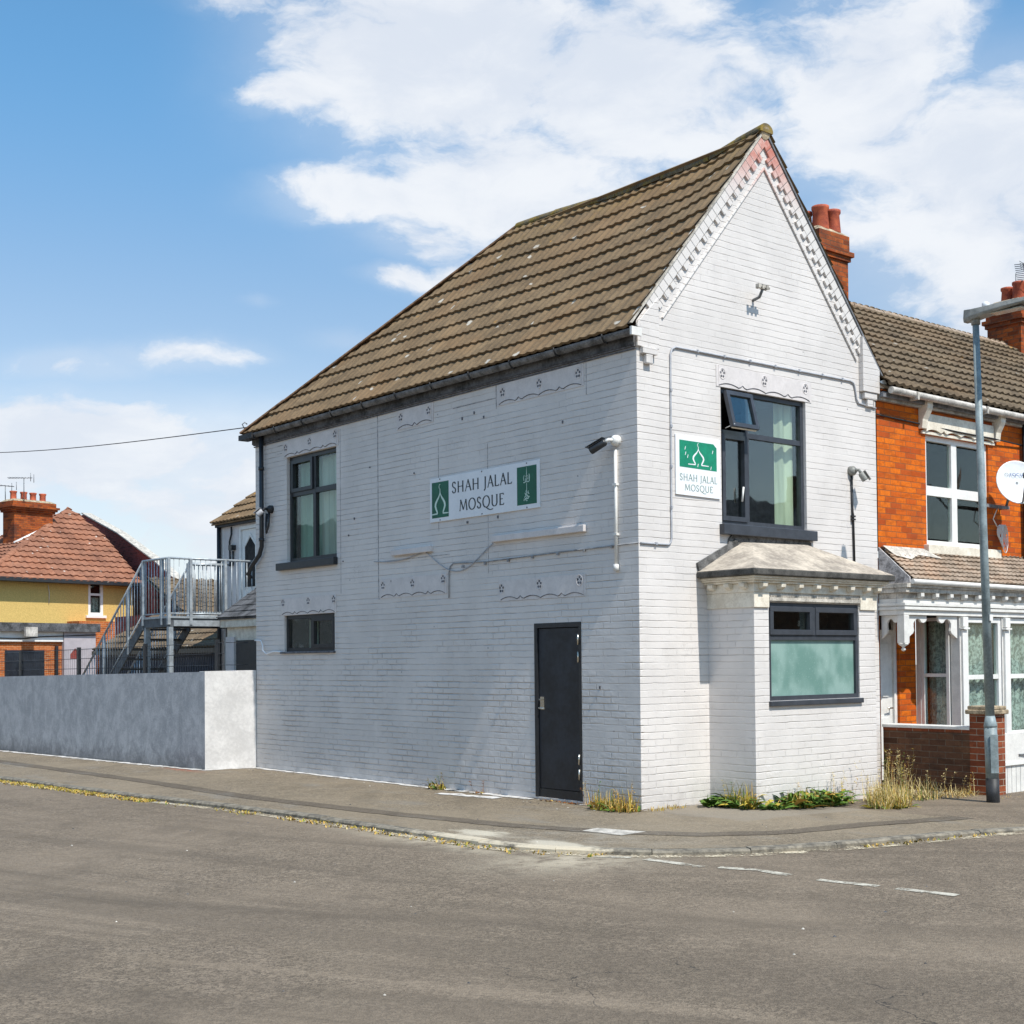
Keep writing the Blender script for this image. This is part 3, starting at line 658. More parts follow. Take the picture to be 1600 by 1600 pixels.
# ------------------------------------------------------------------ windows
def window(root, tf, a0, a1, b0, b1, rec=.09, fr=.05, mat='white', mull=(), trans=(), cells=None, sash=(), sill=None, sillmat=None, panemat='glass', curtains=(), deep=.9, mw=.05, name='window', proud=.0, room=True, inner='dark'):
    """frame with mullions/transoms; every glazed cell is a pane; sash = indices of cells with an opening frame"""
    mb = MB(tf); c0, c1 = -rec-.03, -rec+.035+proud
    mb.box(a0, a1, b0, b0+fr, c0, c1); mb.box(a0, a1, b1-fr, b1, c0, c1)
    mb.box(a0, a0+fr, b0+fr, b1-fr, c0, c1); mb.box(a1-fr, a1, b0+fr, b1-fr, c0, c1)
    A = [a0+fr/2, *mull, a1-fr/2]; Bz = [b0+fr/2, *trans, b1-fr/2]
    for q in mull: mb.box(q-mw/2, q+mw/2, b0+fr, b1-fr, c0, c1-.003)
    for q in trans:
        ends = [a0+fr, *[x for mq in mull for x in (mq-mw/2, mq+mw/2)], a1-fr]
        for i in range(0, len(ends), 2): mb.box(ends[i], ends[i+1], q-mw/2, q+mw/2, c0, c1-.005)
    w_ = mb.build(name, MT[mat], root)
    k = 0
    for j in range(len(Bz)-1):
        for i in range(len(A)-1):
            x0, x1, z0, z1 = A[i]+mw/2, A[i+1]-mw/2, Bz[j]+mw/2, Bz[j+1]-mw/2
            pm = panemat[k] if isinstance(panemat, (list, tuple)) else panemat
            if k in sash:
                s = MB(tf); e = .042; d1 = c1+.018
                s.box(x0-.012, x1+.012, z0-.012, z0+e, c0+.02, d1); s.box(x0-.012, x1+.012, z1-e, z1+.012, c0+.02, d1)
                s.box(x0-.012, x0+e, z0+e, z1-e, c0+.02, d1); s.box(x1-e, x1+.012, z0+e, z1-e, c0+.02, d1)
                s.build('sash', MT[mat], w_)
                MB(tf).box(x0+e-.002, x1-e+.002, z0+e-.002, z1-e+.002, -rec-.002, -rec+.004).build('pane', MT[pm], w_)
            elif pm: MB(tf).box(x0-.004, x1+.004, z0-.004, z1+.004, -rec-.004, -rec+.002).build('pane', MT[pm], w_)
            k += 1
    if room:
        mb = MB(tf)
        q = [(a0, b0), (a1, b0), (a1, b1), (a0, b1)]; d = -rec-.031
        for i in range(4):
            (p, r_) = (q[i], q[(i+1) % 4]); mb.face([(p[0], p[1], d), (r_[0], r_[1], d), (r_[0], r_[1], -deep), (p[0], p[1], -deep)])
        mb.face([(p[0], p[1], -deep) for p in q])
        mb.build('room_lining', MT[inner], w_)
    for (x0, x1, z0, z1, cm, dd) in curtains:
        mb = MB(tf); n = max(6, int((x1-x0)/.035)); pr = None
        for i in range(n+1):
            x = x0+(x1-x0)*i/n; d = -rec-.07-dd+.022*math.sin(i*1.35+x0*9)+.008*math.sin(i*3.1)
            vs = (mb.bm.verts.new(tf(x, z0, d)), mb.bm.verts.new(tf(x, z1, d)))
            if pr:
                f = mb.bm.faces.new([pr[0], vs[0], vs[1], pr[1]]); f.smooth = True
            pr = vs
        mb.build('curtain', MT[cm], w_)
    if sill:
        (s0, s1, z0, z1, dp) = sill
        MB(tf).box(s0, s1, z0, z1, -rec, dp).build('sill', MT[sillmat or mat], w_, bevel=.006)
    return w_

# ------------------------------------------------------------------ THE CORNER BUILDING
cb = empty('corner_building', (2.15, 4.2, 0), 'pale grey painted brick corner building with steep brown tiled roof and a bay window', 'building')
SX = SIDE(0.0); FY = FRONT(0.0)
LB = 8.44
win_side = (6.08, 7.48, 3.13, 4.72); win_small = (6.15, 7.57, 1.79, 2.335); door_h = (.93, 1.75, 0.03, 2.06)
win_front = (1.345, 2.88, 3.17, 4.745)
mb = MB()
wall_holes(mb, SX, 0, LB, -.3, 5.17, [win_side, win_small, door_h], rev=.12)
wall_holes(mb, FY, 0, 4.3, -.3, 5.17, [win_front, (1.35, 3.0, .6, 2.4)], rev=.12)
mb.face([(0, 5.17, 0), (4.3, 5.17, 0), (4.3, 5.30, 0), (2.15, 7.82, 0), (0, 5.30, 0)], FY)
mb.face([(4.3, 0, -.3), (4.3, LB, -.3), (4.3, LB, 5.17), (4.3, 0, 5.17)])
mb.face([(0, LB, -.3), (4.3, LB, -.3), (4.3, LB, 5.17), (0, LB, 5.17)])
mb.build('wall', MT['paint'], cb)
# flush painted fillings (former windows), seams, blind sills, lintels
def scallop(x0, x1, zlow, hgt, n=44, halves=2):
    pts = []
    for i in range(n+1):
        t = (i/n*halves) % 1.0 if i < n else 1.0
        h1 = max(0, math.sin(math.pi*min(1, t/.42)))**.8 if t < .42 else 0
        h2 = max(0, math.sin(math.pi*min(1, (1-t)/.42)))**.8 if t > .58 else 0
        cu_ = max(0, 1-abs(t-.5)/.07)
        pts.append((x0+(x1-x0)*i/n, zlow+hgt*(.75*h1+.75*h2+.85*cu_)))
    return pts
def lintel(tf, x0, x1, zb, zt, meds, name='lintel', mat='paint_smooth', halves=2, lip=.045):
    mb = MB(tf); bot = scallop(x0+.04, x1-.04, zb+.005, lip, halves=halves)
    # back plate and proud upper plate with a scalloped foot
    mb.box(x0, x1, zb-.012, zt, .001, .007)
    n = len(bot)
    for i in range(n-1):
        mb.hexa([tf(bot[i][0], bot[i][1], .0075), tf(bot[i+1][0], bot[i+1][1], .0075), tf(bot[i+1][0], zt, .0075), tf(bot[i][0], zt, .0075)],
                [tf(bot[i][0], bot[i][1], .011), tf(bot[i+1][0], bot[i+1][1], .011), tf(bot[i+1][0], zt, .011), tf(bot[i][0], zt, .011)])
    bmesh.ops.remove_doubles(mb.bm, verts=mb.bm.verts[:], dist=.0001)
    l = mb.build(name, MT[mat], cb)
    g = MB(tf)
    g.tube([(x, zz-.003, .009) for x, zz in bot], .0055, 5)
    g.build('scallop_shade_line', MT['greydirt_shade'], l)  # dark line painted as the shadow under the scalloped lip
    for (mx, mz) in meds:
        r = MB(tf); r.tube([(mx+.052*math.cos(t*math.pi/8), mz+.062*math.sin(t*math.pi/8), .011) for t in range(17)], .005, 5, cap=False)
        for k in range(5):
            a = R(90+72*k); r.mi = 1
            r.lathe((0, 0, 0), [(.004, 0), (.016, .001), (.014, .004), (.003, .006)], 8,
                    tf=lambda p, q, s_, a=a: tf(mx+.030*math.cos(a)+p, mz+.036*math.sin(a)+q, .011+s_*.3))
            r.mi = 0
        r.build('rosette', [MT['paint_smooth'], MT['greydirt_shade']], l)  # dark petals: dirt plus the shade of the recesses put into the colour
    return l
MT['greydirt_shade'] = plain('dirt_and_painted_shade', (.15, .15, .165), .9, .3, 20.0)  # dark grey for real dirt and for shade painted on the lintels
MT['seam'] = plain('filled_joint', (.42, .40, .40), .9, .3, 9.0)
MT['greyc_shade'] = plain('shadow_darkened_conduit', (.30, .30, .31), .7, .2, 9.0)  # conduit grey darkened to carry its shadow on the side wall
lintel(FY, 1.27, 2.99, 4.755, 4.99, [(1.37, 4.895), (2.11, 4.90), (2.87, 4.90)])
lintel(SX, 6.02, 7.56, 4.735, 4.96, [(7.49, 4.87), (6.80, 4.88), (6.10, 4.89)])
lintel(SX, 6.10, 7.66, 2.35, 2.60, [(7.59, 2.53), (6.86, 2.53), (6.16, 2.53)])
lintel(SX, .84, 2.40, 4.74, 4.985, [(2.29, 4.88), (1.61, 4.88), (.93, 4.88)])
lintel(SX, 3.72, 4.55, 4.74, 4.985, [(4.45, 4.89), (3.82, 4.89)], halves=1)
lintel(SX, .84, 2.40, 2.36, 2.60, [(2.34, 2.50), (1.64, 2.52), (.94, 2.53)])
lintel(SX, 3.46, 4.98, 2.50, 2.75, [(4.90, 2.66), (4.21, 2.66), (3.53, 2.68)], halves=2)
for y0, y1, z0, z1 in ((3.75, 4.65, 3.045, 3.125), (.82, 2.49, 3.07, 3.15)):
    MB(SX).box(y0, y1, z0, z1, -.02, .055).build('blind_sill', MT['paint_smooth'], cb, bevel=.008)
for y0, y1, z0, z1 in ((5.01, 5.025, 2.5, 5.0), (5.03, 4.99, 2.49, 2.48), (3.40, 4.98, 2.985, 2.993), (.80, .808, 4.62, 5.03), (2.60, 2.605, 2.7, 4.3), (2.42, 2.43, 4.70, 5.0), (2.43, 3.3, 4.83, 4.84), (3.62, 3.626, 3.3, 4.5), (5.97, 5.976, 2.6, 4.95), (7.60, 7.75, 4.92, 4.93), (7.62, 7.75, 4.80, 4.808)):
    MB(SX).box(min(y0, y1), max(y0, y1), min(z0, z1), max(z0, z1), .0004, .003).build('wall_seam', MT['seam'], cb)
# iron pattress stars and old fixing holes
for y_, z_ in ((2.66, 4.62), (2.85, 4.70), (3.1, 4.66), (5.9, 3.05), (5.75, 3.4), (4.7, 2.7), (5.6, 3.62), (4.15, 4.1), (.62, 1.3), (3.0, 3.35), (2.4, 3.36), (5.2, 4.3), (1.2, 4.35)):
    MB(SX).box(y_, y_+random.uniform(.012, .03), z_, z_+random.uniform(.012, .04), .001, .012).build('wall_fixing', MT['greydirt_shade'], cb)

# gable trim
SLd = Vector((2.15, 2.52)).normalized()      # up the left slope in (x,z)
def slope_pt(side, t, off):                  # t along slope from the eave, off inwards
    x = 0 + SLd.x*t + SLd.y*off; z = 5.33 + SLd.y*t - SLd.x*off
    return (x, z) if side < 0 else (4.3-x, z)
LEN = 2.15/SLd.x
def slope_bar(mb, side, t0, t1, o0, o1, c0, c1):
    def cl(p): return (min(p[0], 2.15) if side < 0 else max(p[0], 2.15), p[1])
    P = [slope_pt(side, t0, o0), slope_pt(side, t1, o0), slope_pt(side, t1, o1), slope_pt(side, t0, o1)]
    mb.prism(P, c0, c1)
for side in (-1, 1):
    tmax = LEN
    mb = MB(FY)
    e = lambda o: o*SLd.y/SLd.x     # trims so that both sides meet on the centre line
    x0 = .22
    P = [slope_pt(side, x0 if side < 0 else .02, -.02), slope_pt(side, LEN+e(.02), -.02), slope_pt(side, LEN-e(.10), .10), slope_pt(side, x0 if side < 0 else .3, .10)]
    mb.prism(P, .0, .026)
    P = [slope_pt(side, .30, .255), slope_pt(side, LEN-e(.255), .255), slope_pt(side, LEN-e(.275), .275), slope_pt(side, .30, .275)]
    mb.prism(P, .0, .022)
    mb.build('gable_verge_band', MT['verge_paint'], cb, bevel=.004)
    mb = MB(FY); t = .34
    while t < LEN-e(.19)-.08:
        slope_bar(mb, side, t, t+.080, .105, .172, .0, .026); t += .165
    mb.build('gable_dentils', MT['verge_paint'], cb)
# kneelers
mb = MB(FY); mb.prism([(-.012, 5.02), (.32, 5.02), (.32, 5.60), (.005, 5.29), (-.012, 5.25)], .002, .035); mb.box(.045, .27, 4.945, 5.017, .002, .06); mb.box(.10, .20, 4.84, 4.942, .002, .055)
mb.build('kneeler', MT['paint'], cb, bevel=.006)
mb = MB(FY); mb.prism([(3.96, 5.0), (4.31, 5.0), (4.31, 5.30), (3.96, 5.70)], .002, .07); mb.box(4.01, 4.27, 4.915, 4.997, .002, .055); mb.box(4.08, 4.20, 4.82, 4.912, .002, .045)
mb.build('kneeler', MT['paint'], cb, bevel=.006)

# roof slopes (the old ridge has sunk behind the gable)
def sunk(c):
    y = c.y; f = max(0, min(1, (y+.05)/.9)); f = f*f*(3-2*f); g = max(0, min(1, (4.6-y)/2.6)); g = g*g*(3-2*g)
    return -.12*f*g*max(0, min(1, (c.z-5.2)/2.7))
sd = Vector((2.3, 0, 2.73)); S = sd.length
hipn = Vector((4.47-8.53, -(2.15+.15), 0)); hipn = -hipn.normalized()    # outwards through the hip line in plan
hipn = Vector((8.53-4.47, 2.30, 0)).normalized()
rf = tile_roof('roof', MT['tile'], cb, (-.15, -.045, 5.195), (0, 1, 0), 8.575, sd, S, clips=[((2.15, 4.47, 5), hipn)], seed=3, sag=.04, deform=sunk)
hipn2 = Vector((-(8.53-4.47), 2.30, 0)).normalized()
tile_roof('roof', MT['tile'], cb, (4.45, -.045, 5.195), (0, 1, 0), 8.575, (-2.3, 0, 2.73), S, clips=[((2.15, 4.47, 5), hipn2)], seed=4, deform=sunk)
hs = Vector((0, -4.06, 2.73)); 
tile_roof('roof', MT['tile'], cb, (-.15, 8.53, 5.195), (1, 0, 0), 4.6, hs, hs.length, clips=[((2.15, 4.47, 5), -hipn), ((2.15, 4.47, 5), -hipn2)], seed=5)
ridge('ridge_tiles', MT['tile_ridge'], rf, (2.15, -.07, 7.875), (2.15, 4.50, 7.875), .115, deform=sunk)
ridge('hip_tiles', MT['hip'], rf, (2.15, 4.50, 7.93), (-.17, 8.57, 5.20), .060, seg_len=.9, flat=.6)
mb = MB(); mb.tube([(2.15, -.05, 7.85), (2.15, .02, 7.87)], .075, 10); mb.build('mortar_bedding', MT['flaunch'], rf)
# verge: mortar bed and the ends of the tiles seen from the front
for s_ in (-1, 1):
    mb = MB(FY)
    P = [slope_pt(s_, -.14, -.045), slope_pt(s_, LEN+.04, -.045), slope_pt(s_, LEN+.02, -.021), slope_pt(s_, -.12, -.021)]
    mb.prism(P, -.02, .040); mb.build('verge_mortar', MT['stone' if s_ < 0 else 'lead'], rf)
# eaves on the side street
MB(SX).box(0.0, LB+.03, 5.035, 5.19, .001, .045).build('fascia', MT['fascia'], cb)
mb = MB(SX); mb.box(0, LB+.02, 5.02, 5.034, .001, .032); mb.box(0, LB+.02, 4.992, 5.008, .001, .02); mb.build('eaves_moulding', MT['greydirt_shade'], cb)
mb = MB()
prof = [(-.115+.062*math.cos(R(t)), 5.175+.062*math.sin(R(t))) for t in range(180, 361, 20)] + [(-.115+.052*math.cos(R(t)), 5.175+.052*math.sin(R(t))) for t in range(360, 179, -20)]
mb.hexa([(x_, -.10, z_) for x_, z_ in prof], [(x_, 8.60, z_) for x_, z_ in prof])
gt = mb.build('gutter', MT['gutter'], cb)
for i in range(11):
    mb = MB(); y_ = .35+i*.8
    mb.tube([(-.045, y_, 5.21), (-.10, y_, 5.10), (-.15, y_, 5.105), (-.182, y_, 5.16), (-.185, y_, 5.19)], .010, 5)
    mb.build('gutter_bracket', MT['blackdull'], gt)
MB().box(-.19, -.04, -.125, -.095, 5.10, 5.19).build('gutter_end_cap', MT['whitepaint'], gt)
MB().box(-.20, -.03, 8.2, 8.62, 5.105, 5.185).build('gutter_outlet', MT['blackdull'], gt)
mb = MB(); mb.tube([(-.07, 8.13, 5.12), (-.07, 8.13, 3.42), (-.07, 8.20, 3.30), (-.07, 8.47, 3.12), (-.07, 8.55, 3.02), (-.03, 8.55, 2.95)], .036, 10)
for z_ in (4.6, 3.96, 3.5): mb.tube([(-.07, 8.13, z_), (-.07, 8.13, z_+.05)], .046, 10)
mb.build('downpipe', MT['black'], cb)
mb = MB()      # gutter to the right of the gable
mb.tube([(4.36, -.10, 5.13), (4.36, .15, 5.12)], .055, 8); mb.build('gutter', MT['whitepaint'], cb)

# windows
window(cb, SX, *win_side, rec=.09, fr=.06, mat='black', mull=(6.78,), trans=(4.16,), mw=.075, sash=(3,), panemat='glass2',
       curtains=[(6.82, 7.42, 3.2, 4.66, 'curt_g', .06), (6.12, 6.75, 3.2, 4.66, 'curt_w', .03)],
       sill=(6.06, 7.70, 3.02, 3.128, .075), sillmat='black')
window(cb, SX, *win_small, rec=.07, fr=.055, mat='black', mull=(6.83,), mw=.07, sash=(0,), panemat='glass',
       curtains=[(7.2, 7.5, 1.85, 2.28, 'curt_w', .25)], sill=(6.13, 7.66, 1.762, 1.788, .035), sillmat='greydirt_shade')
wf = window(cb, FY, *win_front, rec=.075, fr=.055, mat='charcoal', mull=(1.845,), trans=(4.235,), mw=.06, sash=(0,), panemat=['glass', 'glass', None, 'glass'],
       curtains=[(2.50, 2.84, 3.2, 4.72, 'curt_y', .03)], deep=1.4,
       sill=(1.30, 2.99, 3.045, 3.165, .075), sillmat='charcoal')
# the top-hung light standing open
hz, hy = 4.695, -.03
def open_tf(a, b_, c):           # rotate about the head by 20 degrees
    t = R(14); return Vector((a, -c*math.cos(t)-b_*math.sin(t)*-1*-1+hy if False else hy-(c*math.cos(t)+b_*math.sin(t)), hz-b_*math.cos(t)+c*math.sin(t)))
mb = MB(open_tf); a0, a1, H = 1.375, 1.83, .44
mb.box(a0, a1, 0, .05, -.02, .03); mb.box(a0, a1, H-.05, H, -.02, .03); mb.box(a0, a0+.05, .05, H-.05, -.02, .03); mb.box(a1-.05, a1, .05, H-.05, -.02, .03)
os_ = mb.build('open_top_light', MT['charcoal'], wf, label='top hung pane standing open')
MB(open_tf).box(a0+.048, a1-.048, .048, H-.048, .0, .006).build('pane', MT['glass'], wf)
MB(open_tf).box(a0+.02, a1-.02, H-.01, H+.006, -.025, .0).build('weather_strip', MT['cream'], wf)
mb = MB(FY); mb.tube([(1.40, 4.27, .02), (1.40, 4.30, .16)], .006, 5); mb.tube([(1.72, 3.45, -.02), (1.73, 3.62, -.005)], .012, 6); mb.build('window_handle', MT['white'], wf)

# door
mb = MB(SX); d0, d1, z0, z1 = door_h
mb.box(d0, d0+.045, z0, z1, -.10, .004); mb.box(d1-.05, d1, z0, z1, -.10, .004); mb.box(d0+.045, d1-.05, z1-.055, z1, -.10, .004); mb.box(d0+.045, d1-.05, z0-.03, z0+.10, -.10, -.012)
df = mb.build('door_frame', MT['black'], cb)
dr = MB(SX).box(d0+.052, d1-.057, z0+.105, z1-.062, -.05, -.018).build('door', MT['door'], cb, bevel=.004)
mb = MB(SX); mb.box(1.60, 1.665, 1.06, 1.20, -.017, -.008); mb.tube([(1.625, 1.17, -.01), (1.625, 1.17, .035), (1.59, 1.17, .04), (1.625, 1.17, .035)], .010, 6)
mb.tube([(1.63, 1.07, -.01), (1.63, 1.07, .04), (1.53, 1.065, .045)], .012, 6); mb.build('door_handle', MT['steel'], dr)
for z_ in (1.86, 1.66, .50, .33):
    MB(SX).tube([(.975, z_-.06, .012), (.975, z_+.06, .012)], .010, 6).build('hinge', MT['steel'], dr)

# bay window
bw = []
mb = MB(); BX0, BX1, BD = 1.09, 3.28, .67
FB = FRONT(-BD)
wall_holes(mb, FB, BX0, BX1, -.3, 2.35, [(1.335, 2.965, 1.155, 2.245)], rev=.10)
mb.face([(BX0, 0, -.3), (BX0, -BD, -.3), (BX0, -BD, 2.35), (BX0, 0, 2.35)])
mb.face([(BX1, 0, -.3), (BX1, -BD, -.3), (BX1, -BD, 2.35), (BX1, 0, 2.35)])
bay = mb.build('bay_window', MT['paint'], cb)
mb = MB()
mb.hexa([(BX0-.018, -.001, 2.185), (BX0-.018, -BD-.022, 2.185), (1.325, -BD-.022, 2.185), (1.325, -BD-.001, 2.185), (BX0-.001, -BD-.001, 2.185), (BX0-.001, -.001, 2.185)], [(BX0-.018, -.001, 2.352), (BX0-.018, -BD-.022, 2.352), (1.325, -BD-.022, 2.352), (1.325, -BD-.001, 2.352), (BX0-.001, -BD-.001, 2.352), (BX0-.001, -.001, 2.352)])
mb.build('capital', MT['cream'], bay, bevel=.004)
mb = MB(); mb.hexa([(BX1+.018, -.001, 2.185), (BX1+.018, -BD-.022, 2.185), (2.975, -BD-.022, 2.185), (2.975, -BD-.001, 2.185), (BX1+.001, -BD-.001, 2.185), (BX1+.001, -.001, 2.185)], [(BX1+.018, -.001, 2.352), (BX1+.018, -BD-.022, 2.352), (2.975, -BD-.022, 2.352), (2.975, -BD-.001, 2.352), (BX1+.001, -BD-.001, 2.352), (BX1+.001, -.001, 2.352)])
mb.build('capital', MT['cream'], bay, bevel=.004)
mb = MB(FB); mb.box(1.327, 2.973, 2.25, 2.352, -.05, .012); mb.box(1.327, 2.973, 2.262, 2.30, .012, .03)
for i in range(54): mb.box(1.345+i*.030, 1.345+i*.030+.016, 2.305, 2.325, .012, .026)
mb.build('beaded_lintel', MT['stone'], bay)
mb = MB()
def wrap(mb, z0, z1, pj): mb.box(BX0-pj, BX1+pj, -BD-pj, -.001, z0, z1)
wrap(mb, 2.353, 2.452, .03); wrap(mb, 2.453, 2.478, .075); wrap(mb, 2.479, 2.50, .105); wrap(mb, 2.501, 2.528, .125)
mb.build('cornice', MT['cream'], bay, bevel=.005)
for x_ in (1.17, 1.48, 1.79, 2.10, 2.41, 2.73, 3.04, 3.25):
    mb = MB(FB); mb.prism([(.0301, 2.40), (.06, 2.385), (.10, 2.41), (.105, 2.450), (.0301, 2.450)], x_-.038, x_+.038, tf=lambda p, q, s_: FB(s_, q, p)); mb.build('cornice_bracket', MT['cream'], bay, bevel=.004)
for y_ in (-.12, -.36, -.58):
    mb = MB(); mb.prism([(.0301, 2.40), (.06, 2.385), (.10, 2.41), (.105, 2.450), (.0301, 2.450)], y_-.038, y_+.038, tf=lambda p, q, s_: Vector((BX0-p, s_, q))); mb.build('cornice_bracket', MT['cream'], bay, bevel=.004)
mb = MB(); rx0, rx1, ry = .90, 3.47, -.84
mb.box(rx0, rx1, ry, -.002, 2.530, 2.60); ed = mb.build('bay_roof_edge', MT['bayedge'], bay, bevel=.012)
mb = MB()
b4 = [(rx0+.01, -.002, 2.602), (rx0+.01, ry+.01, 2.602), (rx1-.01, ry+.01, 2.602), (rx1-.01, -.002, 2.602)]
t4 = [(1.62, -.002, 2.97), (1.80, -.06, 2.97), (2.80, -.06, 2.99), (2.92, -.002, 2.99)]
mb.hexa(b4, t4); bmesh.ops.subdivide_edges(mb.bm, edges=mb.bm.edges[:], cuts=3, use_grid_fill=True)
mb.build('bay_roof', MT['bayroof'], bay)
mb = MB(FY); mb.prism([(1.42, 2.90), (2.95, 2.93), (2.93, 3.02), (2.88, 3.05), (1.50, 3.05), (1.44, 3.0)], .001, .02); mb.prism([(.93, 2.60), (1.60, 2.93), (1.56, 3.0), (.90, 2.70)], .001, .03)
mb.build('cement_flashing', MT['cement'], bay)
window(bay, FB, 1.335, 2.965, 1.155, 2.245, rec=.05, fr=.05, mat='charcoal', mull=(), trans=(1.855,), mw=.055, sash=(), panemat=['frost', None], room=True, deep=.45,
       sill=(1.32, 3.0, 1.095, 1.152, .035), sillmat='charcoal')
wv = bpy.data.objects[[o for o in bpy.data.objects.keys() if o.startswith('window')][-1]]
for (x0, x1) in ((1.365, 2.12), (2.165, 2.935)):
    s = MB(FB); e = .06; zz0, zz1 = 1.885, 2.205
    s.box(x0, x1, zz0, zz0+e, -.06, -.002); s.box(x0, x1, zz1-e, zz1, -.06, -.002); s.box(x0, x0+e, zz0+e, zz1-e, -.06, -.002); s.box(x1-e, x1, zz0+e, zz1-e, -.06, -.002)
    s.build('sash', MT['charcoal'], bay, bevel=.004)
    MB(FB).box(x0+e-.002, x1-e+.002, zz0+e-.002, zz1-e+.002, -.045, -.04).build('pane', MT['glass'], bay)
MB(FB).box(2.121, 2.164, 1.883, 2.2, -.07, -.01).build('mullion', MT['charcoal'], bay)

# surface conduits and cables fixed to the building
def clips(mb, pts, tf, dn=(0, 0)):
    for a_, b_ in pts: mb.box(a_-.012, a_+.012, b_-.014, b_+.016, .001, .032, tf)
mb = MB()
mb.tube([(.02, 2.885, .014), (.45, 2.885, .014), (.485, 2.91, .014), (.50, 2.96, .014), (.515, 5.0, .014), (.54, 5.06, .014), (.60, 5.09, .014), (3.76, 5.11, .014), (3.83, 5.09, .014), (3.86, 5.03, .014), (3.885, 4.90, .014), (3.93, 4.845, .014), (4.29, 4.82, .014)], .011, 6, tf=FY)
clips(mb, [(.25, 2.885), (.50, 3.3), (.505, 3.75), (.51, 4.2), (.512, 4.6), (.95, 5.092), (1.4, 5.095), (1.85, 5.10), (2.3, 5.10), (2.75, 5.105), (3.2, 5.11), (3.6, 5.11)], FY)
tag(mb.build('wall_conduit', MT['cablegrey'], origin=(.5, 0, 2.9)), 'thin painted conduit framing the upper front wall around the window', 'conduit')
mb = MB()
mb.tube([(-.015, 2.885, .016), (1.2, 2.87, .016), (2.6, 2.845, .016), (3.30, 2.865, .016), (3.37, 2.83, .016), (3.395, 2.75, .016), (3.40, 2.43, .016)], .008, 6, tf=SX)
clips(mb, [(.4+.45*i, 2.872-.01*i) for i in range(7)], SX)
tag(mb.build('wall_conduit', MT['greyc_shade'] if 'greyc_shade' in MT else MT['cable'], origin=(0, 1.5, 2.85)), 'conduit with its shadow in the grey colour, running across the side wall from the corner and bending down', 'conduit')
mb = MB(); pts = []
for t in range(25):
    s_ = t/24; y_ = 2.49+(5.1-2.49)*s_
    pts.append((y_, 3.06-.30*math.sin(math.pi*min(1, s_/.55))**1.2 if s_ < .55 else 3.06-.05*math.sin(math.pi*(s_-.55)/.45)-.06*(s_-.55)/.45, .02))
mb.tube(pts, .007, 5, tf=SX)
tag(mb.build('loose_cable', MT['cablegrey'], origin=(0, 3, 2.9)), 'thin loose cable sagging on the side wall between the two blind sills', 'cable')
mb = MB(); mb.tube([(8.43, 1.98, .03), (8.24, 1.97, .03), (8.17, 1.90, .04), (8.15, 1.82, .05), (8.05, 1.765, .04), (7.85, 1.80, .03), (7.64, 1.79, .02)], .012, 6, tf=SX)
tag(mb.build('loose_cable', MT['signwhite'], origin=(0, 8.1, 1.8)), 'white loose cable looping at the back corner beside the small window', 'cable')

# ------------------------------------------------------------------ lettering engine (broad-nib roman capitals)
A_ = arc
GL = {
 'S': (.50, [[(.40, .80)]+A_(.24, .745, .16, .245, 20, 200, 12)+[(.17, .55), (.33, .44)]+A_(.24, .245, .17, .235, 30, -160, 12)+[(.05, .22)]]),
 'H': (.74, [[(.12, 0), (.12, 1)], [(.62, 0), (.62, 1)], [(.12, .52), (.62, .52)]]),
 'A': (.70, [[(.06, 0), (.36, 1.02)], [(.34, 1.02), (.66, 0)], [(.17, .36), (.55, .36)]]),
 'J': (.34, [[(.20, 1), (.20, .05), (.16, -.12), (.04, -.22)]]),
 'L': (.54, [[(.12, 0), (.12, 1)], [(.12, .02), (.48, .02), (.50, .14)]]),
 'M': (.90, [[(.06, 0), (.16, 1)], [(.15, 1), (.45, .10)], [(.45, .10), (.74, 1)], [(.73, 1), (.84, 0)]]),
 'O': (.84, [A_(.42, .5, .35, .5, 60, 420, 30)]),
 'Q': (.84, [A_(.42, .5, .35, .5, 60, 420, 30), [(.42, .0), (.60, -.16), (.85, -.27), (1.15, -.22)]]),
 'U': (.74, [[(.12, 1), (.12, .35)]+A_(.37, .30, .25, .30, 180, 360, 12)+[(.62, 1)]]),
 'E': (.52, [[(.12, 0), (.12, 1)], [(.12, .98), (.46, .98), (.47, .86)], [(.12, .52), (.40, .52)], [(.12, .02), (.48, .02), (.50, .14)]]),
 'F': (.50, [[(.12, 0), (.12, 1)], [(.12, .98), (.46, .98)], [(.12, .52), (.40, .52)]]),
 'C': (.70, [A_(.40, .5, .32, .5, 45, 315, 20)]),
 ' ': (.22, []),
}
SER = {'H': [(.12, 0), (.12, 1), (.62, 0), (.62, 1)], 'A': [(.06, 0), (.66, 0)], 'J': [(.20, 1)], 'L': [(.12, 0), (.12, 1)], 'M': [(.06, 0), (.84, 0), (.15, 1), (.74, 1)], 'U': [(.12, 1), (.62, 1)], 'E': [(.12, 0), (.12, 1)]}
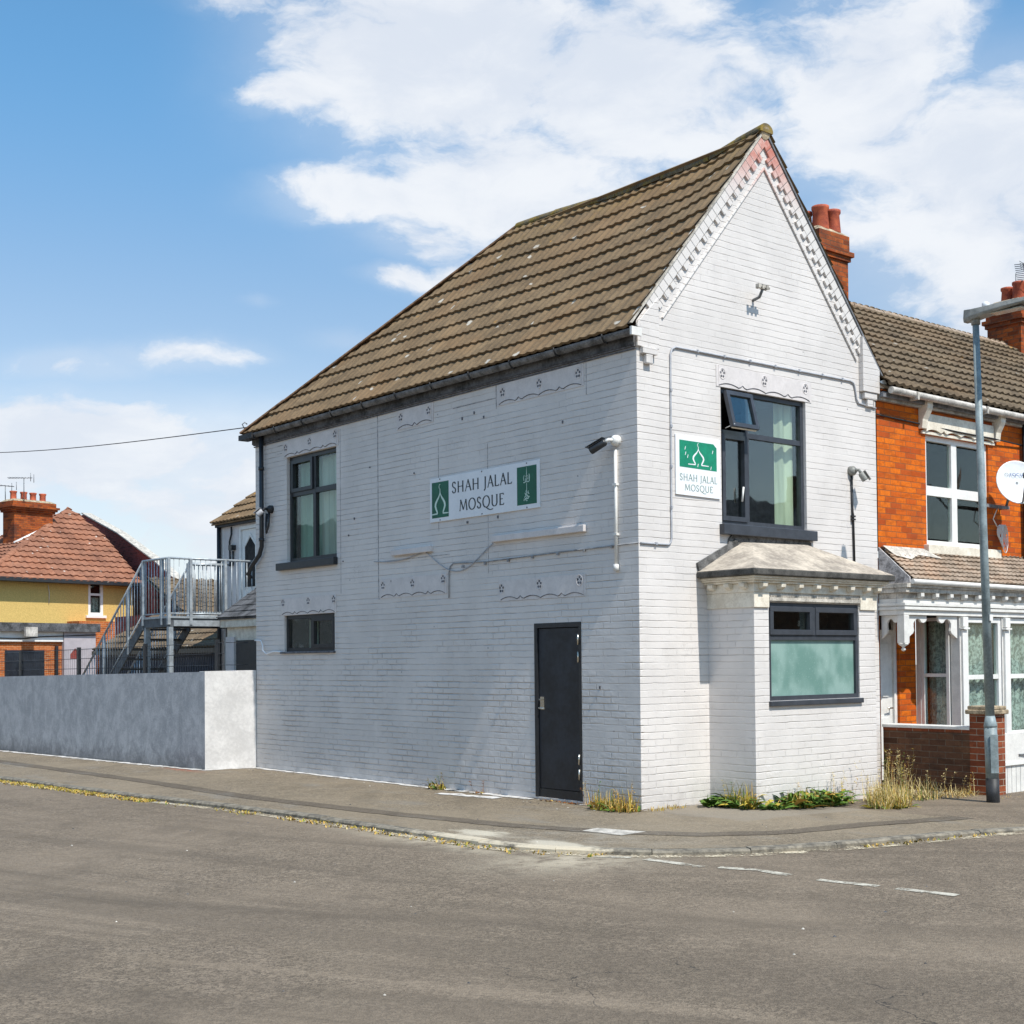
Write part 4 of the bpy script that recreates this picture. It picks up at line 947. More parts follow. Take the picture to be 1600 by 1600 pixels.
def text_mesh(txt, tf, a0, a1, b0, b1, c, wx=.62, thick=.175, thin=.07, serif=True, th=.0012):
    """fits txt into a0..a1 (reading direction) with cap height b0..b1"""
    adv = sum(GL[ch][0]+.10 for ch in txt)-.10
    sx = (a1-a0)/adv; sy = b1-b0
    mb = MB(tf); x = 0
    for ci, ch in enumerate(txt):
        for st in GL[ch][1]:
            P = [((x+px)*sx, py*sy) for px, py in st]; L = []; n = len(P)
            for i in range(n):
                p, q = P[max(0, i-1)], P[min(n-1, i+1)]; dx, dy = q[0]-p[0], q[1]-p[1]; l = math.hypot(dx, dy) or 1
                f = abs(dy)/l
                if ch in 'AM' and n == 2 and dx/l*dy > 0: f *= .35            # rising diagonals are the thin ones
                w_ = (thin+(thick-thin)*f)*sy
                nx, ny = -dy/l*w_/2, dx/l*w_/2
                L.append(((a0+P[i][0]+nx, b0+P[i][1]+ny), (a0+P[i][0]-nx, b0+P[i][1]-ny)))
            for i in range(n-1):
                (p1, p2), (q1, q2) = L[i], L[i+1]
                zz = c+th*(1+.15*(ci % 2))
                mb.face([(p1[0], p1[1], zz), (p2[0], p2[1], zz), (q2[0], q2[1], zz), (q1[0], q1[1], zz)])
        if serif:
            for (px, py) in SER.get(ch, []):
                ax = a0+(x+px)*sx; bz = b0+py*sy; h = .035*sy; w_ = .11*sy
                z0_, z1_ = (bz, bz+h) if py < .5 else (bz-h, bz)
                zz = c+th*1.4
                mb.face([(ax-w_, z0_, zz), (ax+w_, z0_, zz), (ax+w_, z1_, zz), (ax-w_, z1_, zz)])
        x += GL[ch][0]+.10
    return mb
def ribbon(mb, pts, w_, c):
    n = len(pts); L = []
    for i in range(n):
        p, q = pts[max(0, i-1)], pts[min(n-1, i+1)]; dx, dy = q[0]-p[0], q[1]-p[1]; l = math.hypot(dx, dy) or 1
        ww = w_[i] if isinstance(w_, (list, tuple)) else w_
        L.append(((pts[i][0]-dy/l*ww/2, pts[i][1]+dx/l*ww/2), (pts[i][0]+dy/l*ww/2, pts[i][1]-dx/l*ww/2)))
    for i in range(n-1):
        (p1, p2), (q1, q2) = L[i], L[i+1]
        mb.face([(*p1, c), (*p2, c), (*q2, c), (*q1, c)])
def dome_symbol(mb, cx, z0, z1, hw, c, base_l, base_r):
    """onion dome outline with a crescent finial"""
    H = z1-z0
    zb = z0+.02*H
    for s_ in (-1, 1):
        pts = [(s_*.55, 0.0), (s_*.62, .06), (s_*.86, .18), (s_*.98, .27), (s_*.90, .37), (s_*.62, .47), (s_*.32, .56), (s_*.10, .66), (s_*.0, .74)]
        # smooth
        q = []
        for i in range(len(pts)-1):
            for k in range(4): t = k/4; q.append((pts[i][0]+(pts[i+1][0]-pts[i][0])*t, pts[i][1]+(pts[i+1][1]-pts[i][1])*t))
        q.append(pts[-1])
        w_ = [(.045+.05*math.sin(math.pi*min(1, i/(len(q)-1)*1.15)))*H for i in range(len(q))]
        ribbon(mb, [(cx+a*hw, zb+b_*H) for a, b_ in q], w_, c)
        ribbon(mb, [(cx+s_*hw*.55, zb), (cx+(base_l if s_ < 0 else base_r), zb-.01*H)], [.055*H, .035*H], c+.0004)
    ribbon(mb, [(cx, zb+.70*H), (cx, zb+.84*H)], [.05*H, .03*H], c+.0006)
    ribbon(mb, [(cx+x_, zb+H*.93+y_) for x_, y_ in arc(0, 0, .055*H, .085*H, 60, 300, 10)], [.008*H+.022*H*math.sin(math.pi*i/10) for i in range(11)], c+.0008)
# big sign on the side wall (text reads towards the corner, i.e. along -Y)
RS = lambda a, b, c: Vector((-.012-c, -a, b))       # a = -y
sg = empty('side_sign', (0, 2.70, 3.42), 'long white SHAH JALAL MOSQUE sign board with two green panels high on the side wall', 'sign')
MB(RS).box(-3.79, -1.61, 3.42, 3.985, -.01, .006).build('board', MT['signwhite'], sg, bevel=.002)
MB(RS).box(-3.745, -3.385, 3.47, 3.93, .0062, .0075).build('green_panel', MT['signgreen'], sg)
MB(RS).box(-2.02, -1.66, 3.475, 3.93, .0062, .0075).build('green_panel', MT['signgreen'], sg)
text_mesh('SHAH', RS, -3.315, -2.755, 3.755, 3.895, .0065).build('lettering', MT['ink'], sg)
text_mesh('JALAL', RS, -2.665, -2.115, 3.755, 3.895, .0065).build('lettering', MT['ink'], sg)
text_mesh('MOSQUE', RS, -3.16, -2.27, 3.515, 3.655, .0065).build('lettering', MT['ink'], sg)
mb = MB(RS); dome_symbol(mb, -3.565, 3.515, 3.885, .105, .009, -.18, .18); mb.build('dome_symbol', MT['mark'], sg)
mb = MB(RS); cx = -1.84; c_ = .009
ribbon(mb, [(cx, 3.50), (cx+.003, 3.60)], [.002, .008], c_); ribbon(mb, [(cx, 3.63), (cx, 3.73)], .008, c_); ribbon(mb, [(cx, 3.80), (cx, 3.92)], [.016, .002], c_)
for pts, ww in (   # the upper calligraphic word (two lam strokes, ha, alif) and the lower one
    ([(-.055, .745), (-.05, .735), (-.025, .742), (-.022, .80), (-.018, .742), (.0, .74), (.004, .835), (.008, .745), (.026, .74), (.05, .75), (.056, .80), (.046, .835)], .011),
    ([(-.05, .76), (-.056, .80), (-.04, .825)], .009), ([(-.02, .815), (0, .805), (.022, .822)], .007), ([(.028, .77), (.03, .815)], .009),
    ([(-.02, .775), (.018, .785)], .007)):
    ribbon(mb, [(cx+a, 3+b_) for a, b_ in pts], ww, c_+.0005)
for pts, ww in (([(.045, .595), (.02, .625), (-.005, .60), (.02, .57), (.05, .565), (.03, .545), (-.01, .55), (-.045, .535), (-.05, .52)], .013), ([(-.03, .615), (-.012, .58), (-.04, .56)], .012), ([(.01, .61), (.035, .635)], .010), ([(-.055, .545), (-.02, .53), (.015, .52)], .008), ([(-.012, .64), (.004, .60)], .01)):
    ribbon(mb, [(cx+a, 3+b_) for a, b_ in pts], ww, c_+.0009)
mb.build('calligraphy', MT['mark'], sg)
mb = MB(RS)
for a_ in (-3.57, -2.70, -1.84):
    for b_ in (3.44, 3.965): mb.box(a_-.008, a_+.008, b_-.008, b_+.008, .006, .010)
mb.build('screw', MT['greydirt_shade'], sg)
# front sign
FS = lambda a, b, c: Vector((a, -.012-c, b))
s2 = empty('front_sign', (.94, 0, 3.45), 'small faded white SHAH JALAL MOSQUE sign with bright green panel beside the front upper window', 'sign')
MB(FS).prism([(.575, 3.455), (1.305, 3.445), (1.305, 4.12), (.575, 4.12)], -.01, .006).build('board', MT['signwhite'], s2)
MB(FS).prism([(.635, 3.765), (1.245, 3.755), (1.245, 4.02), (1.19, 4.062), (.635, 4.065)], .0062, .0075).build('green_panel', MT['signgreen2'], s2)
text_mesh('SHAH', FS, .635, .922, 3.615, 3.69, .0065, thick=.13).build('lettering', MT['inkgreen'], s2)
text_mesh('JALAL', FS, .965, 1.250, 3.612, 3.687, .0065, thick=.13).build('lettering', MT['inkgreen'], s2)
text_mesh('MOSQUE', FS, .715, 1.175, 3.505, 3.575, .0065, thick=.13).build('lettering', MT['inkgreen'], s2)
mb = MB(FS); dome_symbol(mb, .94, 3.80, 4.04, .088, .009, -.17, .17)
for a_, b_ in ((.72, 3.98), (.725, 3.92), (.76, 3.89), (1.17, 3.97), (.925, 3.80), (1.14, 3.785)): ribbon(mb, [(a_, b_-.02), (a_+.012, b_+.018)], .009, .0095)
mb.build('dome_symbol', MT['signwhite'], s2)

# ------------------------------------------------------------------ CCTV cameras
def bullet_cam(name, base, out, aim, body, label, ballcol='white', bodycol='black', L=.20):
    e = empty(name, base, label, 'security camera', 'security cameras on the corner building')
    base = Vector(base); out = Vector(out); aim = Vector(aim).normalized()
    MB().tube([base, base+out*.05, base+out*.085], [.062, .06, .03], 14).build('mount', MT[ballcol], e)
    q = base+out*.13; MB().tube([base+out*.08, q, q+aim*.06], .020, 8).build('arm', MT[ballcol], e)
    b0 = q+aim*.04; b1 = b0+aim*L
    h = MB().tube([b0, b0+aim*.02, b1-aim*.01, b1], [.03, .042, .045, .045], 12).build('housing', MT[bodycol], e)
    MB().tube([b1, b1+aim*.004], .036, 12).build('lens', MT['dark'], h)
    up = Vector((0, 0, 1)); x = aim.cross(up).normalized(); u2 = x.cross(aim)
    MB().hexa([b0+x*s_*.05+u2*.048 for s_ in (-1, 1)]+[b1+aim*.03+x*s_*.05+u2*.05 for s_ in (1, -1)], [b0+x*s_*.05+u2*.053 for s_ in (-1, 1)]+[b1+aim*.03+x*s_*.05+u2*.055 for s_ in (1, -1)]).build('sun_hood', MT[bodycol], h)
    return e
c1 = bullet_cam('security_camera', (0, .31, 4.03), (-1, 0, 0), (-.35, .80, -.42), .045, 'white based security camera with dark body near the corner on the side wall')
c2 = bullet_cam('security_camera', (3.755, 0, 3.97), (0, -1, 0), (.40, -.35, -.85), .045, 'grey security camera low on the front wall beside the orange brick house', 'lamphead', 'lamphead', .11)
c3 = bullet_cam('security_camera', (0, 7.93, 3.98), (-1, 0, 0), (-.5, .60, -.62), .045, 'black security camera beside the downpipe at the back corner', 'blackdull', 'cablegrey', .10)
mb = MB(SX); mb.tube([(7.93, 3.93, .05), (7.90, 3.72, .08), (7.98, 3.62, .07), (8.03, 3.75, .05), (8.02, 3.92, .04)], .018, 6); mb.build('cable_loop', MT['black'], c3)
mb = MB(SX); mb.tube([(.32, 3.93, .022), (.325, 2.66, .022)], .019, 8); mb.tube([(.325, 2.67, .022), (.325, 2.60, .022)], .034, 8)
for z_ in (3.55, 3.0): mb.box(.295, .355, z_-.012, z_+.012, .001, .045)
mb.build('conduit', MT['whitepaint'], c1)
mb = MB(FY); mb.tube([(3.755, 3.93, .018), (3.765, 3.45, .018), (3.775, 3.42, .018), (3.79, 2.72, .018)], .015, 6)
for z_ in (3.40, 3.36): mb.box(3.74, 3.80, z_-.01, z_+.01, .001, .04)
mb.build('conduit', MT['blackdull'], c2)
# floodlight bracket on the gable
gb = empty('lamp_bracket', (1.90, 0, 5.86), 'small rusty lamp bracket with twin arms high on the gable wall', 'bracket')
MB(FY).tube([(1.93, 5.83, 0), (1.93, 5.85, .10), (1.92, 5.93, .16)], .018, 6).build('arm', MT['aerial'], gb)
mb = MB(FY); mb.tube([(1.81, 5.95, .17), (2.02, 5.95, .17)], .018, 8)
for a_ in (1.83, 1.90, 1.97): mb.box(a_-.018, a_+.018, 5.925, 5.975, .145, .195)
mb.build('crossbar', MT['stone'], gb)

# ------------------------------------------------------------------ low rendered wall on the side street
lw = empty('low_wall', (-.9, 11, 0), 'low rendered garden wall with mottled blue grey street face beside the corner building', 'garden wall')
def lwtop(y): return 1.50-(y-8.5)*.012
mb = MB(); n = 14
ya, yb = 8.60, 23.0
fx = lambda y: -.80-(y-8.6)*.0808
for i in range(n):
    y0 = ya+(yb-ya)*i/n; y1 = ya+(yb-ya)*(i+1)/n
    f = mb.face([(fx(y0), y0, -.1), (fx(y1), y1, -.1), (fx(y1), y1, lwtop(y1)), (fx(y0), y0, lwtop(y0))])
mb.build('street_face', MT['mottle'], lw, recalc=False)
mb = MB()
mb.hexa([(fx(ya)+.004, ya, -.1), (fx(yb)+.004, yb, -.1), (fx(yb)+.25, yb, -.1), (fx(ya)+.25, ya+.2, -.1)], [(fx(ya)+.004, ya, lwtop(ya)), (fx(yb)+.004, yb, lwtop(yb)), (fx(yb)+.25, yb, lwtop(yb)), (fx(ya)+.25, ya+.2, lwtop(ya))])
mb.hexa([(fx(ya)-.002, ya-.004, -.1), (-.006, 8.445, -.1), (-.006, 8.68, -.1), (fx(ya)+.02, ya+.22, -.1)], [(fx(ya)-.002, ya-.004, 1.505), (-.006, 8.445, 1.515), (-.006, 8.68, 1.515), (fx(ya)+.02, ya+.22, 1.505)])
mb.build('wall_body', MT['palewall'], lw)

# black mesh fence behind the wall
ff = empty('mesh_fence', (-.5, 12, 1.3), 'black welded mesh security fence standing behind the low wall', 'fence')
fxx = lambda y: fx(y)+.42
mb = MB()
for z_ in (1.60, 1.78, 1.95): mb.tube([(fxx(8.75), 8.75, z_), (fxx(21), 21, z_-.12)], .005, 4)
y_ = 8.75
while y_ < 21: mb.tube([(fxx(y_), y_, 1.2), (fxx(y_), y_, 1.96-.01*(y_-8.75))], .0028, 3); y_ += .075
mb.tube([(-.36, 8.76, 1.6), (.0, 8.72, 1.6)], .005, 4); mb.tube([(-.36, 8.76, 1.95), (.0, 8.72, 1.95)], .005, 4)
mb.build('mesh_panel', MT['black'], ff)
for y_, hh in ((8.95, 2.0), (11.2, 1.97), (13.6, 1.94), (16.0, 1.92), (18.4, 1.9)):
    MB().box(fxx(y_)-.03, fxx(y_)+.03, y_-.03, y_+.03, .0, hh).build('post', MT['black'], ff)

# ------------------------------------------------------------------ fire escape
fe = empty('fire_escape', (1.4, 14, 0), 'galvanised steel fire escape stair with railed landing in the yard', 'fire escape')
PX0, PX1, PY0, PY1, PZ = .88, 2.75, 13.42, 14.54, 2.53
MB().box(PX0-.02, PX1, PY0-.02, PY1+.02, PZ-.04, PZ).build('landing_deck', MT['galv'], fe)
mb = MB(); mb.box(PX0, PX1, PY0, PY0+.07, PZ-.20, PZ-.042); mb.box(PX0, PX1, PY1-.07, PY1, PZ-.20, PZ-.042); mb.box(PX0, PX0+.07, PY0+.071, PY1-.071, PZ-.20, PZ-.042)
for x_ in (1.4, 2.0): mb.box(x_, x_+.06, PY0+.071, PY1-.071, PZ-.17, PZ-.042)
mb.build('landing_frame', MT['galvdark'], fe)
MB().box(PX0+.10, PX0+1.05, PY0-.012, PY0-.001, PZ-.19, PZ-.08).build('fascia_plate', MT['galv'], fe)
for (x_, y_) in ((PX0+.05, PY0+.05), (PX0+.05, PY1-.05), (2.65, PY0+.05), (2.65, PY1-.05)):
    MB().box(x_-.045, x_+.045, y_-.045, y_+.045, -.05, PZ-.041).build('leg', MT['galv'], fe)
def railing(p, q, z0, z1, n, slope=0, name='railing', posts=True):
    p = Vector(p); q = Vector(q); mb = MB()
    mb.tube([(*p, z1), (*q, z1-slope)], .024, 6); mb.tube([(*p, z0), (*q, z0-slope)], .016, 4)
    for i in range(1, n):
        t = i/n; c = p.lerp(q, t); mb.tube([(*c, z0-slope*t), (*c, z1-slope*t)], .0095, 4)
    mb.build(name, MT['galv'], fe)
railing((PX0, PY0), (PX1, PY0), PZ+.05, PZ+1.10, 17)
railing((PX0, PY0), (PX0, PY1), PZ+.05, PZ+1.10, 9)
railing((PX1, PY1), (PX0+.95, PY1), PZ+.05, PZ+1.10, 8)
for (x_, y_) in ((PX0, PY0), (PX0, PY1), (PX0+.45, PY0), (2.06, PY0), (PX0+.95, PY1), (PX0, PY0+.28)):
    MB().box(x_-.028, x_+.028, y_-.028, y_+.028, PZ-.16, PZ+1.10).build('railing_post', MT['galv'], fe)
# inner gate leaf
railing((PX0+.50, PY0+.12), (PX0+1.2, PY0+.12), PZ+.08, PZ+1.0, 8, name='gate_leaf')
# flight down towards +Y
run, rise, nst = 3.45, 2.55, 13
for x_ in (PX0-.02, PX0+.97):
    mb = MB(); mb.hexa([(x_, PY1, PZ-.24), (x_, PY1+run, -.24+PZ-rise), (x_, PY1+run, PZ-rise), (x_, PY1, PZ)], [(x_+.03, PY1, PZ-.24), (x_+.03, PY1+run, -.24+PZ-rise), (x_+.03, PY1+run, PZ-rise), (x_+.03, PY1, PZ)]); mb.build('stringer', MT['galvdark'], fe)
for i in range(1, nst):
    y_ = PY1+run*i/nst; z_ = PZ-rise*i/nst
    MB().box(PX0+.012, PX0+.968, y_-.13, y_+.13, z_-.045, z_-.005).build('tread', MT['galvdark'], fe)
for x_ in (PX0-.005, PX0+.985):
    railing((x_, PY1), (x_, PY1+run), PZ+.08, PZ+1.10, 26, rise)
    for t in (.2, .55, .9):
        y_ = PY1+run*t; MB().box(x_-.025, x_+.025, y_-.025, y_+.025, PZ-rise*t-.2, PZ+1.08-rise*t).build('railing_post', MT['galv'], fe)

# ------------------------------------------------------------------ rear wing with the white door
rw = empty('rear_wing', (3.6, 11.8, 0), 'narrow grey rear wing with white door and dark slate lean-to behind the corner building', 'building')
WX, WY = 2.75, 14.95
mb = MB(); wall_holes(mb, SIDE(WX), LB+.01, WY, -.1, 4.50, [(13.30, 14.12, 2.56, 4.38)], rev=.08)
mb.face([(WX, WY, -.1), (5.2, WY, -.1), (5.2, WY, 4.5), (WX, WY, 4.5)]); mb.face([(5.2, LB+.01, -.1), (5.2, WY, -.1), (5.2, WY, 4.5), (5.2, LB+.01, 4.5)])
mb.build('wall', MT['paint_smooth'], rw)
tile_roof('roof', MT['tile'], rw, (WX-.16, LB+.02, 4.50), (0, 1, 0), WY-LB+.1, (1.35, 0, .95), 1.65, seed=9)
MB().box(WX-.10, WX-.002, LB+.02, WY+.05, 4.42, 4.50).build('fascia', MT['blackdull'], rw)
mb = MB(); mb.tube([(WX-.06, WY-.05, 4.46), (WX-.06, WY-.05, 0)], .045, 8); mb.build('downpipe', MT['black'], rw)
MB().box(WX-.012, WX-.001, WY-.16, WY-.11, 2.5, 4.4).build('corner_bead', MT['white'], rw)
S2 = SIDE(WX)
mb = MB(S2); mb.box(13.30, 13.36, 2.56, 4.38, -.07, .012); mb.box(14.06, 14.12, 2.56, 4.38, -.07, .012); mb.box(13.36, 14.06, 4.31, 4.38, -.07, .012); mb.build('door_frame', MT['white'], rw)
d = MB(S2).box(13.365, 14.055, 2.57, 4.305, -.06, -.02).build('door', MT['white'], rw)
mb = MB(S2); mb.prism([(13.50, 3.15), (13.92, 3.15), (13.92, 3.95), (13.71, 4.14), (13.50, 3.95)], -.019, -.012); mb.build('door_glazing', MT['dark'], d)
mb = MB(S2); mb.prism([(13.46, 3.11), (13.50, 3.11), (13.50, 3.97), (13.71, 4.17), (13.92, 3.97), (13.92, 3.11), (13.96, 3.11), (13.96, 3.99), (13.71, 4.23), (13.46, 3.99)], -.019, -.008); mb.build('glazing_bead', MT['white'], d)
mb = MB(S2); mb.box(14.28, 14.42, 3.92, 4.02, .0, .10); mb.tube([(14.35, 3.9, .03), (14.35, 3.62, .03), (14.47, 3.60, .03), (14.5, 4.1, .03), (14.42, 4.25, .03), (14.42, 4.4, .03)], .018, 6); mb.build('wall_lantern', MT['black'], rw)
# lean-to
mb = MB(); mb.box(1.75, WX-.004, LB+.02, 12.75, -.1, 2.30); mb.build('lean_to_wall', MT['cream'], rw)
MB().box(1.66, 1.745, LB+.02, 12.85, 2.30, 2.47).build('lean_to_fascia', MT['cream'], rw)
tile_roof('lean_to_roof', MT['slate'] if 'slate' in MT else MT['fascia'], rw, (1.60, LB+.02, 2.48), (0, 1, 0), 12.88-LB, (1.15, 0, .80), 1.40, expo=.2, roll=.25, amp=.0, step=.012, res=2, seed=4)
MB(SIDE(1.75)).box(11.55, 12.35, 1.1, 2.05, .001, .03).build('lean_to_window', MT['black'], rw)
MB(SIDE(1.75)).box(12.40, 12.72, 0, 2.12, .001, .05).build('lean_to_pier', MT['paint_smooth'], rw)

# outbuilding with sunlit tiles behind the landing
ob = empty('outbuilding', (4.6, 18, 0), 'low dark clad outbuilding with sunlit brown tiled roof behind the fire escape', 'outbuilding')
mb = MB(); mb.box(3.3, 6.6, 15.2, 22.5, -.1, 1.95); mb.build('wall', MT['greywall'], ob)
mb = MB(); 
for i in range(60): mb.box(3.285, 3.299, 15.25+i*.12, 15.29+i*.12, 0, 1.78)
mb.build('wall_ribs', MT['greywall'], ob)
MB().box(3.12, 3.2, 15.1, 22.6, 1.86, 1.96).build('gutter', MT['black'], ob)
tile_roof('roof', MT['tile_terr'], ob, (3.15, 15.1, 1.98), (0, 1, 0), 7.5, (1.75, 0, .95), 1.99, seed=12)
tile_roof('roof', MT['tile_terr'], ob, (6.65, 15.1, 1.98), (0, 1, 0), 7.5, (-1.75, 0, .95), 1.99, seed=13)
mb = MB(); mb.prism([(3.3, 1.95), (6.6, 1.95), (4.9, 2.86)], 15.2, 15.3, tf=lambda a, b, c: Vector((a, c, b))); mb.build('gable', MT['greywall'], ob)
mb = MB(); mb.prism([(3.3, 1.95), (6.6, 1.95), (4.9, 2.86)], 22.3, 22.4, tf=lambda a, b, c: Vector((a, c, b))); mb.build('gable', MT['greywall'], ob)

hb = empty('tiled_house', (10, 27, 0), 'far brown tiled roof seen through the landing railings', 'house')
mb = MB(); mb.box(6.9, 15, 25.0, 30, -.1, 3.1); mb.build('wall', MT['brickred'], hb)
tile_roof('roof', MT['tile_terr'], hb, (6.6, 24.8, 3.1), (1, 0, 0), 8.6, (0, 2.3, 1.05), 2.53, seed=21, roll=.30, amp=.05)
mb = MB(); mb.box(6.9, 15, 27.1, 27.3, 3.1, 4.05); mb.build('back_wall', MT['brickred'], hb)

# ------------------------------------------------------------------ yellow house far left
yO = Vector((6.32, 38.74, 0)); ye = Vector((.98, .20, 0)).normalized(); yv = Vector((-.20, .98, 0)).normalized()
Y3 = lambda u, v, z: yO+ye*u+yv*v+Vector((0, 0, z))
YF = lambda a, b, c: Y3(a, -c, b)
yh = empty('yellow_house', Y3(2, 3, 0), 'yellow rendered house with red brown hipped roof at the far left', 'house')
mb = MB(); wall_holes(mb, YF, -7, 5.62, -.1, 5.0, [(3.62, 4.28, 3.50, 4.84)], rev=.08)
mb.build('front_wall', MT['render_y'], yh)
mb = MB(Y3); mb.face([(5.62, 0, -.1), (5.62, 7.5, -.1), (5.62, 7.5, 5.0), (5.62, 0, 5.0)]); mb.face([(5.62, 0, 5.0), (5.62, 7.5, 5.0), (5.62, 5.05, 6.95), (5.62, 2.44, 6.95)]); mb.face([(-7, 0, -.1), (-7, 7.5, -.1), (-7, 7.5, 5), (-7, 0, 5)]); mb.face([(-7, 7.5, -.1), (5.62, 7.5, -.1), (5.62, 7.5, 5), (-7, 7.5, 5)])
mb.build('side_wall', MT['brickred'], yh)
pk = Y3(5.19, 3.74, 7.94)
slopev = (Y3(0, 3.74, 2.94)-Y3(0, 0, 0)); 
# front slope, clipped by the left hip and the right verge
pl = (Y3(-.35, -.05, 0)-Y3(5.19, 3.74, 0)).cross(Vector((0, 0, 1))); pl = pl if pl.dot(ye) < 0 else -pl
rt = (Y3(5.75, 2.44, 0)-Y3(5.19, 3.74, 0)).cross(Vector((0, 0, 1))).normalized(); rt = rt if rt.dot(ye) > 0 else -rt
yr = tile_roof('roof', MT['tile_red'], yh, Y3(-1.2, -.46, 4.70), ye, 7.05, slopev, 5.3, clips=[(Y3(5.19, 3.74, 0), pl.normalized()), (Y3(5.19, 3.74, 0), rt)], roll=.30, amp=.045, step=.05, expo=.37, seed=31, res=5)
# left slope of the hip
lv = Y3(5.19, 0, 7.94)-Y3(-.6, 0, 4.9)
pl2 = (Y3(-.6, 7.6, 0)-Y3(5.19, 3.74, 0)).cross(Vector((0, 0, 1))).normalized(); pl2 = pl2 if pl2.dot(yv) > 0 else -pl2
tile_roof('roof', MT['tile_red'], yh, Y3(-.6, -1.0, 4.86), yv, 9.2, lv, lv.length, clips=[(Y3(5.19, 3.74, 0), -pl.normalized()), (Y3(5.19, 3.74, 0), pl2)], roll=.30, amp=.045, step=.05, expo=.37, seed=32, res=4)
tile_roof('roof', MT['tile_red'], yh, Y3(-1.2, 7.7, 4.86), ye, 7.0, Y3(0, 3.74, 2.94+4.86)-Y3(0, 7.7, 4.86), 4.9, clips=[(Y3(5.19, 3.74, 0), -pl2)], roll=.30, amp=.045, step=.05, expo=.37, seed=33, res=3)
ridge('hip_tiles', MT['tile_red'], yr, Y3(5.19, 3.74, 7.93), Y3(-.55, -.1, 4.95), .13)
mb = MB(Y3); mb.box(-7, 5.85, -.50, -.40, 4.66, 4.80); mb.build('gutter', MT['black'], yh)
MB(Y3).box(-7, 5.8, -.40, -.002, 4.66, 4.72).build('soffit', MT['blackdull'], yh)
window(yh, YF, 3.62, 4.28, 3.50, 4.84, rec=.05, fr=.11, mat='white', trans=(4.30,), mw=.09, panemat='glass2', sill=(3.5, 4.38, 3.40, 3.50, .08), curtains=[(3.7, 4.2, 3.55, 4.2, 'lace', .1)])
MB(Y3).tube([(1.9, -.03, 4.6), (1.95, -.03, 4.3), (1.93, -.03, 3.9)], .012, 4).build('hanging_cable', MT['whitepaint'], yh)
# upper storey of the left part reaches to the hip
tile_roof('roof', MT['tile_red'], yh, Y3(-9, -.22, 4.86), ye, 8.4, (slopev), 1.9, roll=.30, amp=.045, step=.05, expo=.37, seed=34, res=4, clips=[])
# chimney on the left slope
mb = MB(Y3); mb.box(2.1, 3.75, 2.6, 3.4, 5.6, 7.55); mb.box(2.03, 3.82, 2.53, 3.47, 7.551, 7.63); mb.box(1.96, 3.89, 2.46, 3.54, 7.631, 7.71); mb.box(1.90, 3.95, 2.40, 3.60, 7.711, 7.79); mb.box(2.0, 3.85, 2.5, 3.5, 7.791, 7.95)
ch = mb.build('chimney', MT['brickchim'], yr)
mb = MB(Y3); mb.hexa([Y3(2.0, 2.5, 7.952), Y3(3.85, 2.5, 7.952), Y3(3.85, 3.5, 7.952), Y3(2.0, 3.5, 7.952)], [Y3(2.15, 2.7, 8.05), Y3(3.7, 2.7, 8.05), Y3(3.7, 3.3, 8.05), Y3(2.15, 3.3, 8.05)]); mb.build('flaunching', MT['flaunch'], ch)
for u_ in (2.30, 2.74, 3.14, 3.56):
    MB(Y3).lathe((u_, 3.0, 8.0), [(.15, 0), (.12, .06), (.115, .28), (.14, .33), (.14, .37)], 12).build('chimney_pot', MT['pot'], ch)
mb = MB(Y3); mb.tube([(2.0, 2.45, 6.3), (3.3, 2.45, 6.95)], .06, 4); mb.build('lead_flashing', MT['white'], yr)
# single storey front bay of the yellow house
mb = MB(Y3); mb.box(-5, 2.05, -2.0, -.01, -.1, 2.45); mb.build('bay_wall', MT['bricky'], yh)
mb = MB(Y3); mb.box(-5.1, 1.2, -2.1, -.01, 2.451, 2.80); mb.build('bay_fascia', MT['white'], yh)
mb = MB(Y3); mb.box(-5.2, 2.6, -2.3, -.01, 2.801, 3.10); mb.build('bay_flat_roof', MT['fascia'], yh)
MB(Y3).box(1.21, 2.5, -2.15, -.9, -.1, 2.80).build('porch_side', MT['pink'], yh)
mb = MB(Y3); mb.prism([(1.45, 1.85), (1.85, 1.85), (1.85, 2.0), (1.65, 2.22), (1.45, 2.0)], .0, .01, tf=lambda a, b, c: Y3(a, -2.151-c, b)); mb.build('porch_panel', MT['brickred'], yh)
MB(Y3).box(-1.0, .5, -2.03, -2.001, 1.2, 2.15).build('bay_glazing', MT['door'], yh)
MB(Y3).box(.9, 1.0, -2.12, -2.04, -.1, 2.3).build('bay_pipe', MT['black'], yh)
MB(Y3).box(-.45, .0, -2.42, -2.31, 2.62, 2.95).build('meter_box', MT['grimegut'], yh)
mb = MB(Y3); mb.tube([(-5, -2.12, 2.6), (-.3, -2.12, 2.55), (.3, -2.12, 2.62), (2.5, -2.18, 2.7)], .02, 4); mb.build('cable', MT['black'], yh)
